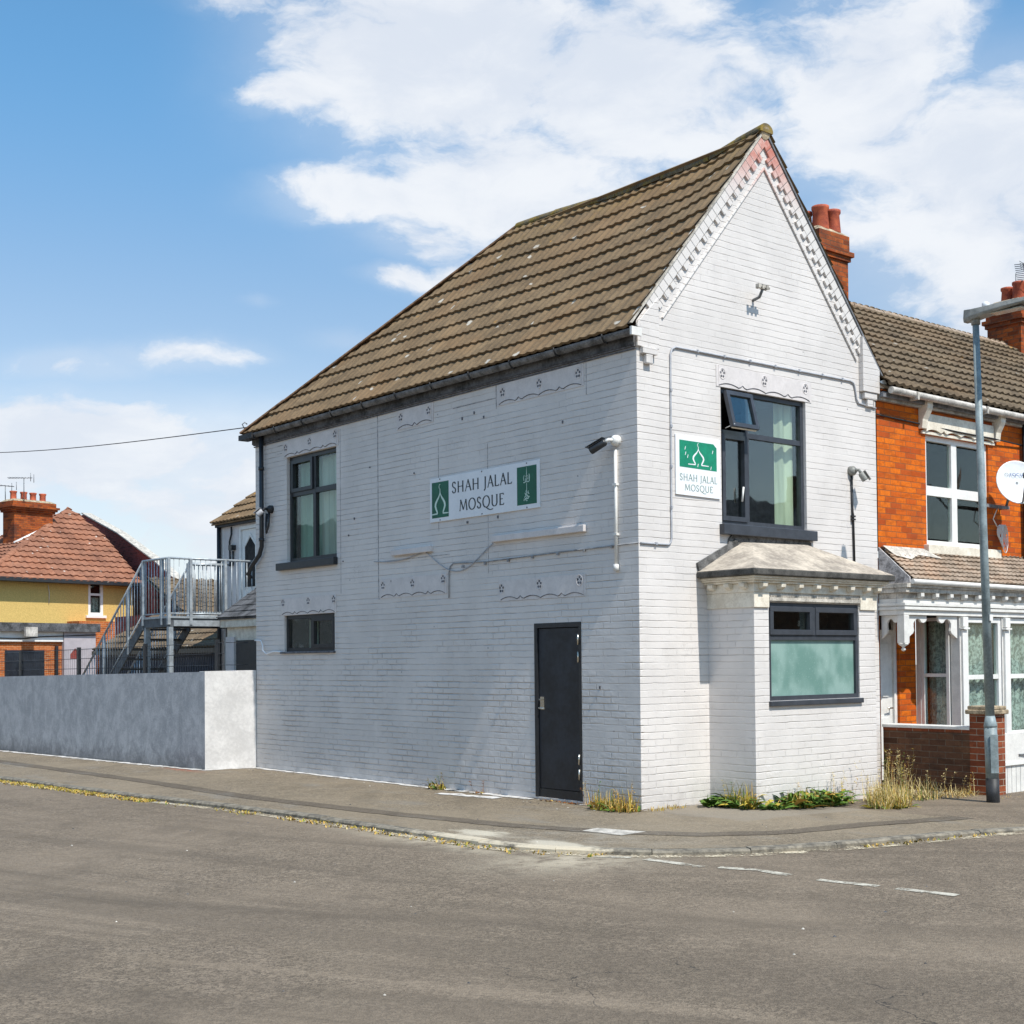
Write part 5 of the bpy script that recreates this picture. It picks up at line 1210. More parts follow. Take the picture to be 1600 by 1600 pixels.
# side lean-to with white verge
MB(Y3).box(2.75, 5.3, -2.6, -.02, -.1, 2.2).build('lean_to_wall', MT['bricky'], yh)
mb = MB(Y3); mb.hexa([Y3(2.7, -2.6, 1.9), Y3(5.4, -2.6, 1.9), Y3(5.4, -2.6, 3.35), Y3(2.7, -2.6, 2.0)], [Y3(2.7, -2.5, 1.9), Y3(5.4, -2.5, 1.9), Y3(5.4, -2.5, 3.35), Y3(2.7, -2.5, 2.0)]); mb.build('lean_to_gable', MT['mottle'], yh)
mb = MB(Y3); mb.hexa([Y3(2.6, -2.75, 1.95), Y3(5.4, -2.75, 3.38), Y3(5.4, -2.75, 3.52), Y3(2.6, -2.75, 2.09)], [Y3(2.6, -2.4, 1.95), Y3(5.4, -2.4, 3.38), Y3(5.4, -2.4, 3.52), Y3(2.6, -2.4, 2.09)]); mb.build('white_verge', MT['cream'], yh)
MB(Y3).box(2.7, 5.0, -.8, -.02, 2.2, 3.25).build('brick_upstand', MT['bricky'], yh)
# aerials
def aerial(base, h, d, L, n, label, group='roof aerials', slope=0.0):
    e = empty('tv_aerial', base, label, 'aerial', group); b_ = Vector(base); d = Vector(d).normalized(); t = b_+Vector((0, 0, h))
    MB().tube([b_, t], .018, 5).build('mast', MT['aerial'], e)
    mb = MB(); p0 = t-d*L*.35; p1 = t+d*L*.65; p1.z += slope; mb.tube([p0, p1], .016, 5); x = d.cross(Vector((0, 0, 1)))
    for i in range(n):
        c = p0.lerp(p1, i/(n-1)); w_ = .17 if i else .0
        mb.tube([c-x*w_, c+x*w_], .007, 4)
        if i > n*.45: mb.tube([c-x*.08-Vector((0, 0, .06)), c+x*.08+Vector((0, 0, .06))], .005, 4)
    mb.tube([p0-x*.2-Vector((0, 0, .16)), p0-x*.2+Vector((0, 0, .16))], .012, 4); mb.tube([p0+x*.2-Vector((0, 0, .16)), p0+x*.2+Vector((0, 0, .16))], .012, 4)
    mb.build('boom', MT['aerial'], e); return e
aerial(Y3(2.45, 2.5, 7.9), .95, (-.8, .6, 0), .9, 9, 'thin aerial on the yellow house chimney, on the taller mast')
aerial(Y3(2.20, 3.4, 7.9), .70, (-1, -.1, 0), 1.0, 8, 'lower aerial behind the yellow house chimney, cut by the picture edge')

# brick gable house between
bg_ = empty('brick_house', (12.8, 42, 0), 'dark red brick house with a plain gable behind the yellow house', 'house')
gx = 12.5
mb = MB(SIDE(gx)); mb.prism([(36.6, -.1), (50, -.1), (50, 7.2), (46.5, 8.15), (42.78, 7.0), (39.48, 5.72), (36.9, 4.6), (36.6, 4.3)], -.3, 0); mb.build('gable_wall', MT['brickred'], bg_)
mb = MB(SIDE(gx)); mb.prism([(36.5, 4.42), (39.48, 5.73), (42.78, 7.01), (46.5, 8.16), (46.5, 8.21), (42.78, 7.06), (39.48, 5.78), (36.5, 4.47)], -.35, .08); mb.build('verge', MT['stone'], bg_)
MB().box(gx+.31, gx+4, 37.5, 49, -.1, 4.0).build('wall', MT['brickred'], bg_)
MB().box(gx+.305, gx+1.3, 36.75, 37.49, -.1, 4.2).build('lean_to', MT['bricky'], bg_)

# overhead telephone line
mb = MB(); a = Vector((-.15, 8.45, 5.30)); b_ = Vector((-13.5, 62, 14.6)); b_ = Vector((3.0, 40, 9.6))
pts = []
b_ = Vector((-.9, 30.5, 7.85)); 
for i in range(21):
    t = i/20; q = a.lerp(b_, t); q.z -= .55*math.sin(math.pi*t)*.6; pts.append(q)
mb.tube(pts, .008, 5)
tag(mb.build('telephone_line', MT['cable'], origin=tuple(a)), 'thin black overhead line running from the roof corner across the sky', 'overhead cable')
mb = MB(); mb.tube([(-.10+.0, 8.50, 5.20), (-.14, 8.54, 5.30), (-.17, 8.55, 5.36), (-.14, 8.52, 5.39), (-.11, 8.50, 5.36)], .010, 5); mb.build('line_hook', MT['aerial'], cb)

# ------------------------------------------------------------------ TERRACE on the right
te = empty('terrace_house', (8, 3.5, 0), 'orange red brick terraced house with white bay and small tiled canopy at the right', 'house')
TX0, TX1 = 4.32, 16.0
F0 = FRONT(0.0)
mb = MB(); wall_holes(mb, F0, TX0, TX1, 2.9, 5.0, [(5.40, 6.93, 3.12, 4.60), (8.8, 10.3, 3.12, 4.6)], rev=.12)
mb.build('upper_wall', MT['brick'], te)
mb = MB(); mb.face([(TX0, 0, 2.9), (TX0, .30, 2.9), (TX0, .30, -.3), (TX0, 0, -.3)])
for x0, x1 in ((5.18, 5.56), (7.75, 8.4), (11, 16)): MB().box(x0, x1, .31, .55, -.3, 2.9).build('brick_pier', MT['brick'], te)
mb.box(TX0, 5.6, 1.0, 1.1, -.3, 2.9)
mb.face([(TX1, 0, -.3), (TX1, 7, -.3), (TX1, 7, 5), (TX1, 0, 5)])
mb.build('lower_wall', MT['brick'], te)
MB().box(TX0+.0, 5.7, .001, 1.0, 2.55, 2.60).build('porch_ceiling', MT['whitepaint'], te)
th = Vector((0, 3.65, 2.48)); 
tr = tile_roof('roof', MT['tile_terr'], te, (4.30, -.17, 5.10), (1, 0, 0), 12.5, th, th.length, seed=51, roll=.165, amp=.028, res=5, step=.04)
tile_roof('roof', MT['tile_terr'], te, (4.30, 7.1, 5.10), (1, 0, 0), 12.5, (0, -3.65, 2.48), th.length, seed=52, res=3)
ridge('ridge_tiles', MT['tile_small'], tr, (4.4, 3.49, 7.54), (16.8, 3.49, 7.54), .11)
mb = MB(); mb.prism([(-.1, 5.05), (7.0, 5.05), (3.48, 7.48)], TX0, TX0+.1, tf=lambda a, b, c: Vector((c, a, b))); mb.build('party_gable', MT['brick'], te)
MB().box(4.32, TX1, -.055, -.001, 4.93, 5.03).build('fascia', MT['stone'], te)
MB().box(4.32, TX1, -.11, -.056, 4.965, 5.03).build('soffit_board', MT['lead'], te)
mb = MB(); mb.tube([(4.38, -.185, 5.045), (TX1, -.185, 5.0)], .046, 10); g = mb.build('gutter', MT['grimegut'], te)
for x_ in (4.9, 6.55, 8.2): MB().box(x_-.02, x_+.02, -.245, -.12, 4.97, 5.07).build('gutter_bracket', MT['stone'], g)
for x0 in (5.29, 7.08):
    mb = MB(F0); mb.prism([(.001, 4.66), (.06, 4.66), (.075, 4.78), (.13, 4.88), (.15, 4.92), (.15, 5.02), (.001, 5.02)], x0-.045, x0+.075, tf=lambda a, b, c: F0(c, b, a)); mb.tube([(x0-.05, 4.965, .12), (x0+.08, 4.965, .12)], .035, 8); mb.build('eaves_corbel', MT['cream'], te, bevel=.006)
# lintel over window
mb = MB(F0); bot = scallop(5.36, 7.0, 4.63, .05); 
for i in range(len(bot)-1): mb.hexa([F0(bot[i][0], bot[i][1], .001), F0(bot[i+1][0], bot[i+1][1], .001), F0(bot[i+1][0], 4.87, .001), F0(bot[i][0], 4.87, .001)], [F0(bot[i][0], bot[i][1], .05), F0(bot[i+1][0], bot[i+1][1], .05), F0(bot[i+1][0], 4.87, .05), F0(bot[i][0], 4.87, .05)])
mb.box(5.30, 7.06, 4.602, 4.64, .001, .028); bmesh.ops.remove_doubles(mb.bm, verts=mb.bm.verts[:], dist=.0001)
mb.build('lintel', MT['cream'], te)
window(te, F0, 5.40, 6.93, 3.12, 4.60, rec=.07, fr=.07, mat='white', mull=(6.13,), trans=(3.86,), mw=.13, panemat='glass2', sill=(5.33, 7.10, 3.0, 3.12, .08), sillmat='cream', deep=1.0)
window(te, F0, 8.8, 10.3, 3.12, 4.60, rec=.07, fr=.07, mat='white', mull=(9.55,), trans=(3.86,), mw=.13, panemat='glass', sill=(8.7, 10.4, 3.0, 3.12, .08), sillmat='cream', deep=1.0)
mb = MB(); mb.tube([(7.80, -.07, 5.0), (7.80, -.07, 2.9)], .045, 8); mb.build('downpipe', MT['blackdull'], te)
mb = MB(F0); mb.tube([(4.30, 4.745, .02), (5.3, 4.72, .02), (6.1, 4.69, .06), (7.0, 4.685, .06), (7.8, 4.67, .03)], .012, 5)
mb.build('front_cable', MT['cable'], te)
# canopy
CY = -.37
tile_roof('canopy_roof', MT['tile_small'], te, (4.34, CY-.10, 2.60), (1, 0, 0), 11.6, (0, .47, .43), .637, expo=.09, roll=.11, amp=.016, step=.022, res=4, seed=61)
mb = MB(); mb.prism([(-.46, 2.56), (0, 2.56), (0, 3.04), (-.46, 2.63)], 4.315, 4.336, tf=lambda a, b, c: Vector((c, a, b))); mb.build('canopy_cheek', MT['seam'], te)
mb = MB(); mb.tube([(4.33, CY-.12, 2.575), (15.8, CY-.12, 2.50)], .034, 8)
mb.build('canopy_gutter', MT['whitepaint'], te)
mb = MB(); mb.box(4.40, 5.25, -.06, -.02, 2.92, 3.02); mb.prism([(4.36, 3.03), (5.25, 3.03), (5.5, 2.90), (5.0, 2.93), (4.75, 2.86), (4.45, 2.90)], .0, .012, tf=lambda a, b, c: Vector((a, -(3.03-b)*.95-.03-c, b+.03))); mb.build('canopy_mortar_repair', MT['spill2'] if 'spill2' in MT else MT['stone'], te)
mb = MB()
def ent(mb, z0, z1, pj): mb.box(4.31-pj*.6, 15.6, CY-pj, CY+.10, z0, z1); mb.box(4.31-pj*.6, 4.41, CY+.101, -.001, z0, z1)
ent(mb, 2.16, 2.225, .0); ent(mb, 2.2255, 2.262, .028); ent(mb, 2.2625, 2.275, .012); ent(mb, 2.2755, 2.315, .035); ent(mb, 2.3155, 2.37, .0)
mb.build('entablature', MT['whitepaint'], te, bevel=.004)
mb = MB(); ent(mb, 2.3705, 2.44, .012); ent(mb, 2.4405, 2.50, .07); ent(mb, 2.5005, 2.555, .095); mb.build('canopy_cornice', MT['stone'], te, bevel=.005)
mb0 = []
x_ = 4.62
while x_ < 8.8:
    mb = MB(); mb.prism([(.013, 2.375), (.055, 2.37), (.075, 2.395), (.075, 2.438), (.013, 2.438)], x_-.035, x_+.035, tf=lambda a, b, c: Vector((c, CY-a, b))); mb.build('cornice_bracket', MT['whitepaint'], te, bevel=.003); x_ += .33
# pendant and fretwork
mb = MB(); mb.box(4.315, 4.425, CY-.002, CY+.108, 1.80, 2.158); pn = mb.build('pendant', MT['whitepaint'], te, bevel=.006)
mb = MB(); mb.lathe((4.37, CY+.053, 1.70), [(.010, 0), (.026, .015), (.028, .03), (.012, .045), (.030, .065), (.062, .085), (.062, .10)], 12); mb.build('finial', MT['whitepaint'], te)
def fret(x0, x1, flip, tf, name='fretwork_bracket'):
    w_ = x1-x0
    P = [(0, 0), (1, 0), (1, -.14), (.93, -.20), (.82, -.23), (.72, -.20), (.66, -.13), (.55, -.10), (.42, -.14), (.33, -.24), (.33, -.36), (.36, -.46), (.30, -.55), (.20, -.60), (.10, -.66), (.0, -.70)]
    P = [((x0+a*w_) if not flip else (x1-a*w_), 2.158+b_*.42) for a, b_ in P]
    mb = MB(tf); mb.prism(P, 0, .035); mb.build(name, MT['whitepaint'], te, bevel=.003)
FC = lambda a, b, c: Vector((a, CY+.07-c, b))
fret(4.427, 4.86, False, FC); fret(5.13, 5.555, True, FC)
SCn = lambda a, b, c: Vector((4.385-c, a, b))
fret(-.26, -.005, True, SCn)
# door recess
DY = .42
mb = MB(FRONT(DY)); mb.box(4.34, 4.40, -.05, 2.45, .0, .07); mb.box(5.12, 5.18, -.05, 2.45, .0, .07); mb.box(4.40, 5.12, 2.38, 2.45, 0, .07); mb.box(4.40, 5.12, 1.93, 1.99, 0, .07)
mb.build('door_frame', MT['whitepaint'], te)
d = MB(FRONT(DY)).box(4.40, 5.12, .0, 1.928, .0, .035).build('front_door', MT['whitepaint'], te)
mb = MB(FRONT(DY)); 
for x0, x1, z0, z1 in ((4.50, 4.72, 1.1, 1.8), (4.80, 5.02, 1.1, 1.8), (4.50, 4.72, .2, .85), (4.80, 5.02, .2, .85)):
    mb.box(x0, x1, z0, z1, .0352, .05); mb.box(x0+.03, x1-.03, z0+.03, z1-.03, .0502, .056)
mb.build('door_panel', MT['white'], d)
MB(FRONT(DY)).tube([(5.05, .95, .04), (5.05, .95, .09), (4.93, .95, .10)], .012, 6).build('door_handle', MT['steel'], d)
MB(FRONT(DY)).box(4.40, 5.12, 1.99, 2.38, .02, .03).build('fanlight', MT['dark'], te)
# white bay with sash windows
bx0, bx1 = 5.57, 8.0
FBy = FRONT(CY+.02)
SB = SIDE(bx0)
tb = MB()
tb.box(bx0+.02, bx0+.16, CY+.02, CY+.16, .45, 2.155)      # corner post
for x_ in (6.62, 7.66): tb.box(x_, x_+.15, CY+.02, CY+.12, .45, 2.155)
tb.box(bx0+.0, bx0+.14, .24, .306, .45, 2.155)
tb.box(bx0+.0, bx1, CY+.0, CY+.12, -.15, .45)
tb.box(bx0+.0, bx0+.12, CY+.121, .305, -.15, .45)
tb.box(bx0-.03, bx1, CY-.05, CY+.14, .451, .52)
bayo = tb.build('bay_frame', MT['whitepaint'], te, bevel=.004)
for x_ in (bx0+.09, 6.695, 7.735):
    mb = MB(); mb.box(x_-.06, x_+.06, CY-.03, CY+.019, 2.02, 2.15); mb.box(x_-.075, x_+.075, CY-.045, CY+.018, 1.985, 2.01); mb.box(x_-.05, x_+.05, CY-.012, CY+.019, .55, 1.98)
    mb.build('bay_pilaster', MT['white'], bayo, bevel=.004)
window(bayo, FBy, 5.74, 6.61, .53, 2.15, rec=.05, fr=.07, mat='white', trans=(1.35,), mw=.06, panemat='glass2', curtains=[(5.80, 6.46, .6, 2.05, 'lace', .02)], deep=.5)
window(bayo, FBy, 6.78, 7.65, .53, 2.15, rec=.05, fr=.07, mat='white', trans=(1.35,), mw=.06, panemat='glass2', curtains=[(6.84, 7.6, .6, 2.05, 'lace', .02)], deep=.5)
window(bayo, SB, -.19, .235, .53, 2.15, rec=.04, fr=.045, mat='white', trans=(1.38,), mw=.045, panemat='glass2', curtains=[(-.15, .2, .6, 2.1, 'lace', .01)], deep=.16)
mb = MB(FBy); mb.box(5.80, 5.885, 1.14, 1.25, -.058, -.052); mb.build('house_number', MT['pink'], bayo)
mb = MB(FBy); 
ribbon(mb, [(5.842+x_, 1.215+z_) for x_, z_ in arc(0, 0, .020, .019, 150, -90, 10)], .011, -.050); ribbon(mb, [(5.842+x_, 1.176+z_) for x_, z_ in arc(0, 0, .023, .020, 90, -150, 10)], .011, -.050)
mb.build('numeral', MT['brickred'], bayo)
mb = MB(); mb.box(bx0+.12, 8.4, CY+.6, CY+.62, -.1, 2.5); mb.build('bay_back', MT['dark'], te)
# chimneys
def chimney(root, x0, x1, y0, y1, z0, z1, pots, mat='brickchim'):
    mb = MB(); mb.box(x0, x1, y0, y1, z0, z1-.42); mb.box(x0-.035, x1+.035, y0-.035, y1+.035, z1-.419, z1-.345); mb.box(x0-.075, x1+.075, y0-.075, y1+.075, z1-.344, z1-.27); mb.box(x0-.02, x1+.02, y0-.02, y1+.02, z1-.269, z1)
    c = mb.build('chimney', MT[mat], root)
    mb = MB(); mb.hexa([(x0-.02, y0-.02, z1+.001), (x1+.02, y0-.02, z1+.001), (x1+.02, y1+.02, z1+.001), (x0-.02, y1+.02, z1+.001)], [(x0+.1, y0+.1, z1+.10), (x1-.1, y0+.1, z1+.10), (x1-.1, y1-.1, z1+.10), (x0+.1, y1-.1, z1+.10)]); mb.build('flaunching', MT['flaunch'], c)
    for (x_, y_, s_) in pots:
        MB().lathe((x_, y_, z1+.04), [(.115*s_, 0), (.125*s_, .05), (.105*s_, .30*s_), (.125*s_, .33*s_), (.125*s_, .37*s_), (.09*s_, .372*s_)], 16).build('chimney_pot', MT['pot'], c)
    return c
c = chimney(tr, 7.30, 8.05, 3.15, 3.78, 6.6, 8.55, [(7.60, 3.35, 1.15), (7.89, 3.33, 1.1), (7.52, 3.60, 1.0)])
c = chimney(tr, 13.30, 14.25, 3.1, 3.8, 6.6, 8.35, [(13.62, 3.3, 1.1), (13.95, 3.3, 1.05), (13.7, 3.6, 1.0)])
aerial((13.6, 3.15, 8.30), .62, (-.86, -.45, 0), 1.4, 10, 'large slanting television aerial on the far right chimney', slope=-.05)
# boundary wall, pier, white boards
bwl = empty('boundary_wall', (4.46, -.75, -.1), 'sooty brick boundary wall with white coping and capped pier behind the street lamp', 'garden wall')
MB().box(4.355, 4.57, -1.249, -.005, -.3, .70).build('wall', MT['brickdark'], bwl)
MB().box(4.352, 4.573, -1.249, -.69, .701, .735).build('brick_course', MT['brickpier'], bwl)
MB().box(4.352, 4.573, -.689, -.005, .701, .735).build('brick_course', MT['brickpier'], bwl)
MB().box(4.33, 4.60, -1.248, -.005, .736, .775).build('coping', MT['whitepaint'], bwl, bevel=.005)
pr = MB().box(4.335, 4.60, -1.56, -1.25, -.3, .93).build('pier', MT['brickpier'], bwl)
mb = MB(); mb.box(4.30, 4.635, -1.60, -1.21, .931, .985); mb.box(4.32, 4.615, -1.58, -1.23, .986, 1.03); mb.build('pier_cap', MT['flaunch'], bwl, bevel=.012)
wg = empty('white_boards', (5.6, -1.45, -.1), 'white painted boarded gate panel to the right of the brick pier', 'gate')
MB().box(4.66, 7.4, -1.50, -1.46, .33, .69).build('top_board', MT['whitepaint'], wg, bevel=.004)
mb = MB(); x_ = 4.66
while x_ < 7.4: mb.box(x_, x_+.092, -1.49, -1.465, -.13, .329); x_ += .10
mb.build('vertical_board', MT['whitepaint'], wg)
MB().box(4.64, 7.4, -1.515, -1.5, .30, .34).build('rail', MT['white'], wg)
MB().tube([(5.0, -1.51, .42), (5.2, -1.53, .42)], .010, 5).build('latch', MT['aerial'], wg)
# satellite dish
dc = Vector((6.98, -.42, 4.035)); dn = Vector((-.52, -.80, .26)).normalized()
dsh = empty('satellite_dish', tuple(dc), 'pale satellite dish with blue lettering on the orange brick wall', 'satellite dish')
dx1 = Vector((0, 0, 1)).cross(dn).normalized(); dz1 = dn.cross(dx1).normalized()
dtf = lambda a, b, c: dc+dx1*a+dz1*b+dn*c
mb = MB(dtf); rr = .315; prof = [(.0, -.035), (.08, -.033), (.16, -.026), (.24, -.014), (.30, .0), (rr, .006), (rr, -.004), (.30, -.010), (.16, -.038), (.0, -.046)]
rings = []
for r_, z_ in prof:
    rings.append([mb.bm.verts.new(dtf(max(r_, .001)*1.0*math.cos(2*math.pi*k/32), max(r_, .001)*1.02*math.sin(2*math.pi*k/32), z_)) for k in range(32)])
for i in range(len(rings)-1):
    for k in range(32):
        f = mb.bm.faces.new([rings[i][k], rings[i][(k+1) % 32], rings[i+1][(k+1) % 32], rings[i+1][k]]); f.smooth = True
mb.build('reflector', MT['dish'], dsh)
text_mesh('FOCUS', dtf, -.10, .13, .095, .137, -.010, serif=False, thick=.20, thin=.16).build('lettering', MT['dishblue'], dsh)
mb = MB(dtf); ribbon(mb, [(-.145+x_, .118+z_) for x_, z_ in arc(0, 0, .025, .022, 0, 360, 16)], .006, -.010); mb.build('ring_mark', MT['aerial'], dsh)
MB(dtf).tube([(0.02, -.30, .01), (-.05, -.10, .30), (-.07, -.03, .36)], .015, 6).build('feed_arm', MT['aerial'], dsh)
MB(dtf).tube([(-.07, -.08, .33), (-.075, -.02, .37)], .032, 10).build('feed_horn', MT['black'], dsh)
MB().tube([tuple(dc-dn*.03), tuple(dc-dn*.20), (7.2, -.10, 3.72), (7.2, 0, 3.72)], .022, 6).build('bracket', MT['aerial'], dsh)
MB().box(6.55, 7.25, -.13, -.09, 3.70, 3.745).build('wall_bar', MT['lead'], dsh)
mb = MB()
for k in range(6):
    a0 = random.uniform(0, 6); mb.tube([(7.12+.07*math.cos(a0+t*.5)+.01*k, -.05-.01*k, 3.38-.02*k+(.10+.02*k)*math.sin(a0+t*.5)) for t in range(13)], .007, 4)
mb.tube([(6.98, -.1, 3.7), (6.9, -.08, 3.55), (7.05, -.05, 3.45)], .008, 4)
mb.build('cable_coil', MT['whitepaint'], dsh)

# street lamp
LX, LY = 3.70, -1.93; ZL = zp(LX, LY)
sl_ = empty('street_lamp', (LX, LY, ZL), 'tall grey green street lamp with flat head in front of the terraced house', 'street lamp')
lean = lambda z: (LX-.035*z, LY, z)
MB().tube([lean(ZL-.1), lean(.24)], .074, 16).build('black_base', MT['blackdull'], sl_)
MB().tube([lean(.241), lean(.82)], .072, 16).build('access_column', MT['lamp'], sl_)
dv = Vector((-.63, -.77, 0))
mb = MB(); cx_, cy_ = LX-.02, LY
t_ = Vector((.77, -.63, 0))
for s_ in (1,):
    c0 = Vector((cx_, cy_, 0))+dv*.072+t_*.012
    q = [c0-t_*.045, c0+t_*.045]; mb.hexa([q[0]+Vector((0, 0, .30)), q[1]+Vector((0, 0, .30)), q[1]+Vector((-.01, 0, .74)), q[0]+Vector((-.01, 0, .74))], [p+dv*.006 for p in (q[0]+Vector((0, 0, .30)), q[1]+Vector((0, 0, .30)), q[1]+Vector((-.01, 0, .74)), q[0]+Vector((-.01, 0, .74)))])
mb.build('access_door', MT['lamp'], sl_, bevel=.002)
MB().tube([lean(.821), lean(.84), lean(.95)], [.074, .074, .052], 16).build('shoulder', MT['lamp'], sl_)
MB().tube([lean(.951), lean(3.0), lean(5.46)], [.051, .045, .036], 14).build('pole', MT['lamp'], sl_)
MB().box(LX-.10, LX-.04, LY-.062, LY-.05, 2.03, 2.10).build('sticker', MT['white'], sl_)
hx, hy_, hz_ = LX-.035*5.46, LY, 5.50
mb = MB()
ws = [(.16, .05, .075, -.075), (.06, .085, .06, -.07), (-.12, .10, .052, -.045), (-.40, .115, .05, -.035), (-.62, .10, .045, -.02), (-.70, .06, .035, -.01)]
pr = None
for (o_, w_, t1, b1) in ws:
    ring = [mb.bm.verts.new((hx+a, hy_+o_-.03, hz_+.02+c + .02*(-o_))) for a, c in ((-w_, b1*.4), (-w_*.8, b1), (w_*.8, b1), (w_, b1*.4), (w_*.7, t1), (-w_*.7, t1))]
    if pr:
        for k in range(6): mb.bm.faces.new([pr[k], pr[(k+1) % 6], ring[(k+1) % 6], ring[k]])
    else: mb.bm.faces.new(ring)
    pr = ring
mb.bm.faces.new(pr[::-1])
hd = mb.build('lamp_head', MT['lamphead'], sl_, bevel=.008)
MB().box(hx-.07, hx+.07, hy_-.60, hy_-.22, hz_-.028, hz_-.018).build('lens', MT['lens'], hd)
MB().tube([(hx, hy_-.13, hz_+.06), (hx, hy_-.13, hz_+.12), (hx, hy_-.13, hz_+.135)], [.042, .042, .02], 12).build('photocell', MT['signwhite'], hd)
MB().tube([lean(5.40), (hx, hy_, hz_+.0)], .050, 12).build('collar', MT['lamphead'], sl_)

# ------------------------------------------------------------------ houses across the two streets (seen in the window glass)
def far_row(name, x0, x1, y0, y1, face, label):
    e = empty(name, ((x0+x1)/2, (y0+y1)/2, 0), label, 'house')
    MB().box(x0, x1, y0, y1, -.1, 5.2).build('wall', MT['brickdark' if face == 'y' else 'stone'], e)
    if face == 'y':
        ym = (y0+y1)/2
        mb = MB(); mb.hexa([(x0, y0-.2, 5.21), (x1, y0-.2, 5.21), (x1, y1+.2, 5.21), (x0, y1+.2, 5.21)], [(x0, ym-.02, 8.2), (x1, ym-.02, 8.2), (x1, ym+.02, 8.2), (x0, ym+.02, 8.2)]); mb.build('roof', MT['fascia'], e)
        x_ = x0+1.2
        while x_ < x1-1.5:
            for z0_, z1_ in ((.9, 2.4), (3.4, 4.7)): MB().box(x_, x_+1.3, y1+.001, y1+.05, z0_, z1_).build('window', MT['whitepaint'], e)
            for z0_, z1_ in ((1.0, 2.3), (3.5, 4.6)): MB().box(x_+.1, x_+1.2, y1+.051, y1+.056, z0_, z1_).build('pane', MT['dark'], e)
            x_ += 4.2
        chx = x0+3.5
        while chx < x1: MB().box(chx, chx+1.0, ym-.35, ym+.35, 7.2, 9.4).build('chimney', MT['brickdark'], e); chx += 8.4
    else:
        xm = (x0+x1)/2
        mb = MB(); mb.hexa([(x0-.2, y0, 5.21), (x1+.2, y0, 5.21), (x1+.2, y1, 5.21), (x0-.2, y1, 5.21)], [(xm-.02, y0, 8.0), (xm+.02, y0, 8.0), (xm+.02, y1, 8.0), (xm-.02, y1, 8.0)]); mb.build('roof', MT['fascia'], e)
        y_ = y0+1.2
        while y_ < y1-1.5:
            for z0_, z1_ in ((.9, 2.4), (3.4, 4.7)): MB().box(x1+.001, x1+.05, y_, y_+1.3, z0_, z1_).build('window', MT['whitepaint'], e)
            y_ += 4.2
far_row('opposite_terrace', -2, 40, -30, -22, 'y', 'dark brick terrace across the road reflected in the front windows')
far_row('side_street_houses', -26, -18, 20, 62, 'x', 'red brick houses across the side street reflected in the side windows')

# ------------------------------------------------------------------ weeds and dry grass
def leafmat(name, c1, c2, tr=.25):
    m, nt, b = newmat(name); f = nt.noise(nt.pos(), 22.0, 3.0, .6)
    c = nt.mix(nt.sm(f, .35, .65), c1, c2); setin(nt, b, col=c, rough=.65, spec=.25)
    return m
MT['leaf'] = leafmat('weed_leaf_green', (.05, .115, .018), (.13, .21, .03))
MT['leaf_y'] = leafmat('weed_leaf_yellow', (.30, .24, .03), (.46, .34, .05))
MT['straw'] = leafmat('dry_straw', (.48, .36, .15), (.66, .54, .27))
MT['straw_o'] = leafmat('rusty_dry_grass', (.42, .24, .05), (.55, .36, .09))
MT['moss'] = leafmat('kerb_moss', (.24, .20, .03), (.42, .33, .06))
MT['brownleaf'] = leafmat('dead_brown_leaf', (.16, .06, .02), (.30, .12, .04))
WM = [MT['leaf'], MT['leaf_y'], MT['straw'], MT['straw_o'], MT['brownleaf']]
def blade(mb, p, d, h, w_, droop, mi, rnd, seg=4):
    d = Vector(d); x = Vector((-d.y, d.x, 0)); 
    if x.length < .01: x = Vector((1, 0, 0))
    x.normalize(); pr = None; mb.mi = mi
    for i in range(seg+1):
        t = i/seg; q = Vector(p)+Vector((0, 0, 1))*h*(t-droop*t*t*.55)+Vector((d.x, d.y, 0))*h*(t*.5+droop*t*t*.7)
        ww = w_*(1-t)**.7*.5+.0004
        vs = (mb.bm.verts.new(q-x*ww), mb.bm.verts.new(q+x*ww))
        if pr: f = mb.bm.faces.new([pr[0], pr[1], vs[1], vs[0]]); f.material_index = mi
        pr = vs
def leaf(mb, p, d, L, w_, rise, mi, rnd):
    d = Vector(d); x = Vector((-d.y, d.x, 0)).normalized(); pr = None; prof = [.25, .75, 1.0, .8, .35, .03]
    tw = rnd.uniform(-.5, .5)
    for i, f_ in enumerate(prof):
        t = i/(len(prof)-1); q = Vector(p)+d*L*t+Vector((0, 0, 1))*L*(rise*t-rise*.75*t*t)
        xx = x*math.cos(tw)+Vector((0, 0, 1))*math.sin(tw); jag = 1+rnd.uniform(-.35, .2)
        m_ = mb.bm.verts.new(q-Vector((0, 0, .12*w_*f_))); l = mb.bm.verts.new(q-xx*w_*f_*.5*jag); r_ = mb.bm.verts.new(q+xx*w_*f_*.5*jag)
        if pr:
            for a_, b_ in ((0, 1), (1, 2)):
                f = mb.bm.faces.new([pr[a_], pr[b_], (l, m_, r_)[b_], (l, m_, r_)[a_]]); f.material_index = mi
        pr = (l, m_, r_)
